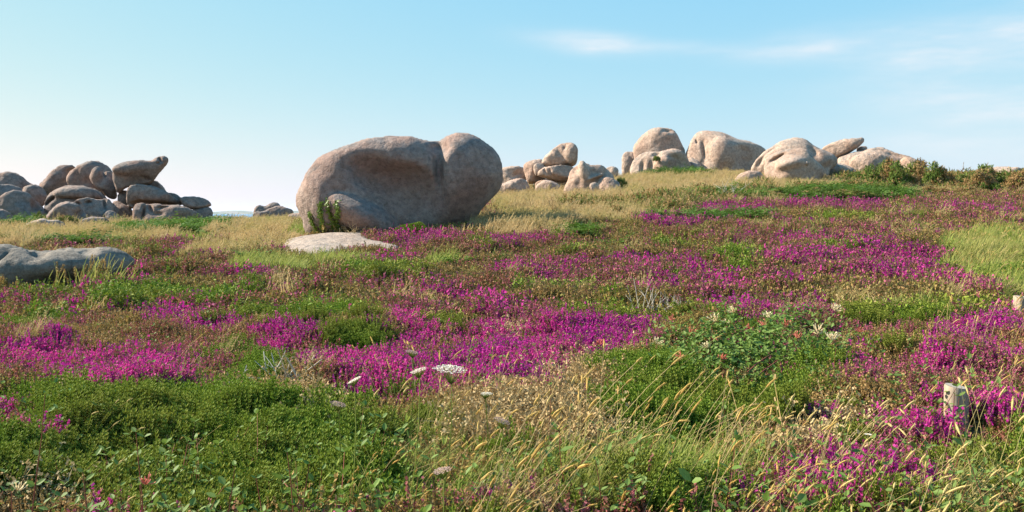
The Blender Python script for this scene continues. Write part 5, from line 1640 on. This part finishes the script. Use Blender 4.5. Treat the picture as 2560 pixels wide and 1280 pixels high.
t.tube([at(135, 1183, g.y) - g, at(130, 1200, g.y - .03) - g, at(134, 1220, g.y - .04) - g], [.005, .004, .003], 0, 5)
obj("branches", t.mesh("stick", [M_BONE]), e); tag(e, "pale forked stick lying in the green near the corner", "stick")

# --- tall single clumps of grass and reed


def clump(px, py, y, hpx, n, mat, label, name, cat, spread=.2, bend=.3, heads=False):
    g = on_ground(px, py) if y is None else Vector(((px - 1280) * y / F, y, float(ground_z((px - 1280) * y / F, y))))
    k = g.y / F; H_ = hpx * k
    e = empty(name, g)
    t = Tuft(int(px * 5 + py)); r = t.r; th = Tuft(int(px * 9))
    for i in range(n):
        b = Vector((r.gauss(0, spread), r.gauss(0, spread * .6), -.03))
        d = Vz + t.rnd(.22) + WIND * .2
        pts = t.curve(b, d, H_ * r.uniform(.5, 1.0), WIND * bend * r.random() + t.rnd(.2) - Vz * .1, 5)
        t.strip(pts, .8 * k * 2.2, .3 * k * 2, Vector((r.gauss(0, 1), r.gauss(0, 1), 0)).normalized(), 0)
        if heads and i % 3 == 0:
            dd = (pts[-1] - pts[-2]).normalized()
            for q in range(7):
                th.bits(pts[-1] - dd * H_ * .035 * q, 4, .018, .014, 0, asp=.5)
    obj("blades", t.mesh("grass_blades", [mat]), e)
    if heads: obj("seed_heads", th.mesh("reed_heads", [M_RUST]), e)
    tag(e, label, cat)


clump(225, 724, 15.25, 104, 90, M_GRASS, "reed clump with rusty heads before the grey outcrop", "reed_clump", "reeds", .28, .25, True)
clump(280, 722, 15.4, 96, 36, M_GRASS, "thinner reed clump at the grey outcrop's end", "reed_clump", "reeds", .14, .35, True)
clump(752, 596, None, 30, 220, M_GRASS, "bright green grass clump by the ivy end of the huge boulder", "grass_clump", "grass", .38, .5)
clump(1110, 668, None, 34, 110, M_GRASS, "pale green grass clump in the heath below the moss mound", "grass_clump", "grass", .22, .6)
clump(1230, 556, 25.6, 25, 260, M_STRAW, "russet grass fringe along the huge boulder's shaded foot", "grass_fringe", "grass", .75, .2)

# --- mossy green mound before the big boulder
g = on_ground(1028, 598); g.y += .5; g.z = float(ground_z(g.x, g.y)) - .08
e = empty("moss_mound", g)
t = Tuft(550); r = t.r
for i in range(5200):
    a = r.random() * 6.283; q = r.random() ** .5
    x, y = math.cos(a) * q * .72, math.sin(a) * q * .55
    zz = .50 * (1 - q ** 2.4) + .05 * float(vnoise2((x + 3) / .2, (y + 5) / .2, 81)) + .03 * math.sin(9 * x + 4 * y)
    d = (Vector((x * 1.2, y * 1.4, .55)) + t.rnd(.3)).normalized()
    p_ = Vector((x, y, zz))
    for k in range(2):
        f_ = (d + t.rnd(.55)).normalized()
        t.tri(p_ - d * .03, p_ + f_ * .035, d.cross(f_).normalized() * .008, 0, .2, .9)
obj("foliage", t.mesh("moss_mound", [M_CUSH]), e); tag(e, "rounded mossy green mound between the slab and the magenta patch", "shrub")

# --- one white daisy
top = at(2170, 1088, 4.7); gz = float(ground_z(top.x, 4.72))
e = empty("white_flower", (top.x, 4.72, gz)); tp = top - e.location
t = Tuft(600); t.tube([Vector((0, 0, 0)), tp * .5 + Vector((.01, 0, 0)), tp], [.002, .0018, .0015], 0, 5); obj("stem", t.mesh("daisy_stem", [M_GRASS]), e)
t = Tuft(601)
for i in range(13):
    a = i * 6.283 / 13; t.leaf(tp, Vector((math.cos(a), math.sin(a), .25)), Vz, .022, .009, 0)
obj("petals", t.mesh("daisy_petals", [M_UMBEL]), e)
t = Tuft(602); t.tube([tp, tp + Vector((0, 0, .004)), tp + Vector((0, 0, .006))], [.006, .0055, .002], 0, 8); obj("flower_centre", t.mesh("daisy_centre", [M_HEAD]), e)
tag(e, "single white daisy-like flower in front of the round post", "flower")

# ------------------------------------------------------------------ sea air
t = NT("sea_haze")
v = t.new('ShaderNodeVolumePrincipled')
v.inputs['Color'].default_value = (0.86, 0.93, 1.0, 1); v.inputs['Density'].default_value = 0.000045; v.inputs['Anisotropy'].default_value = 0.2
t.l.new(v.outputs[0], t.out.inputs['Volume'])
B_, z0, z1 = 14500.0, -28.0, 45.0
hv = [(x, y, z) for x in (-B_, B_) for y in (-B_, B_) for z in (z0, z1)]
hf = [(0, 1, 3, 2), (4, 6, 7, 5), (0, 4, 5, 1), (2, 3, 7, 6), (0, 2, 6, 4), (1, 5, 7, 3)]
haze = obj("haze", mesh_from("haze", hv, hf, [t.m]))
tag(haze, "thin pale sea haze softening the far coast", "haze", kind="stuff")
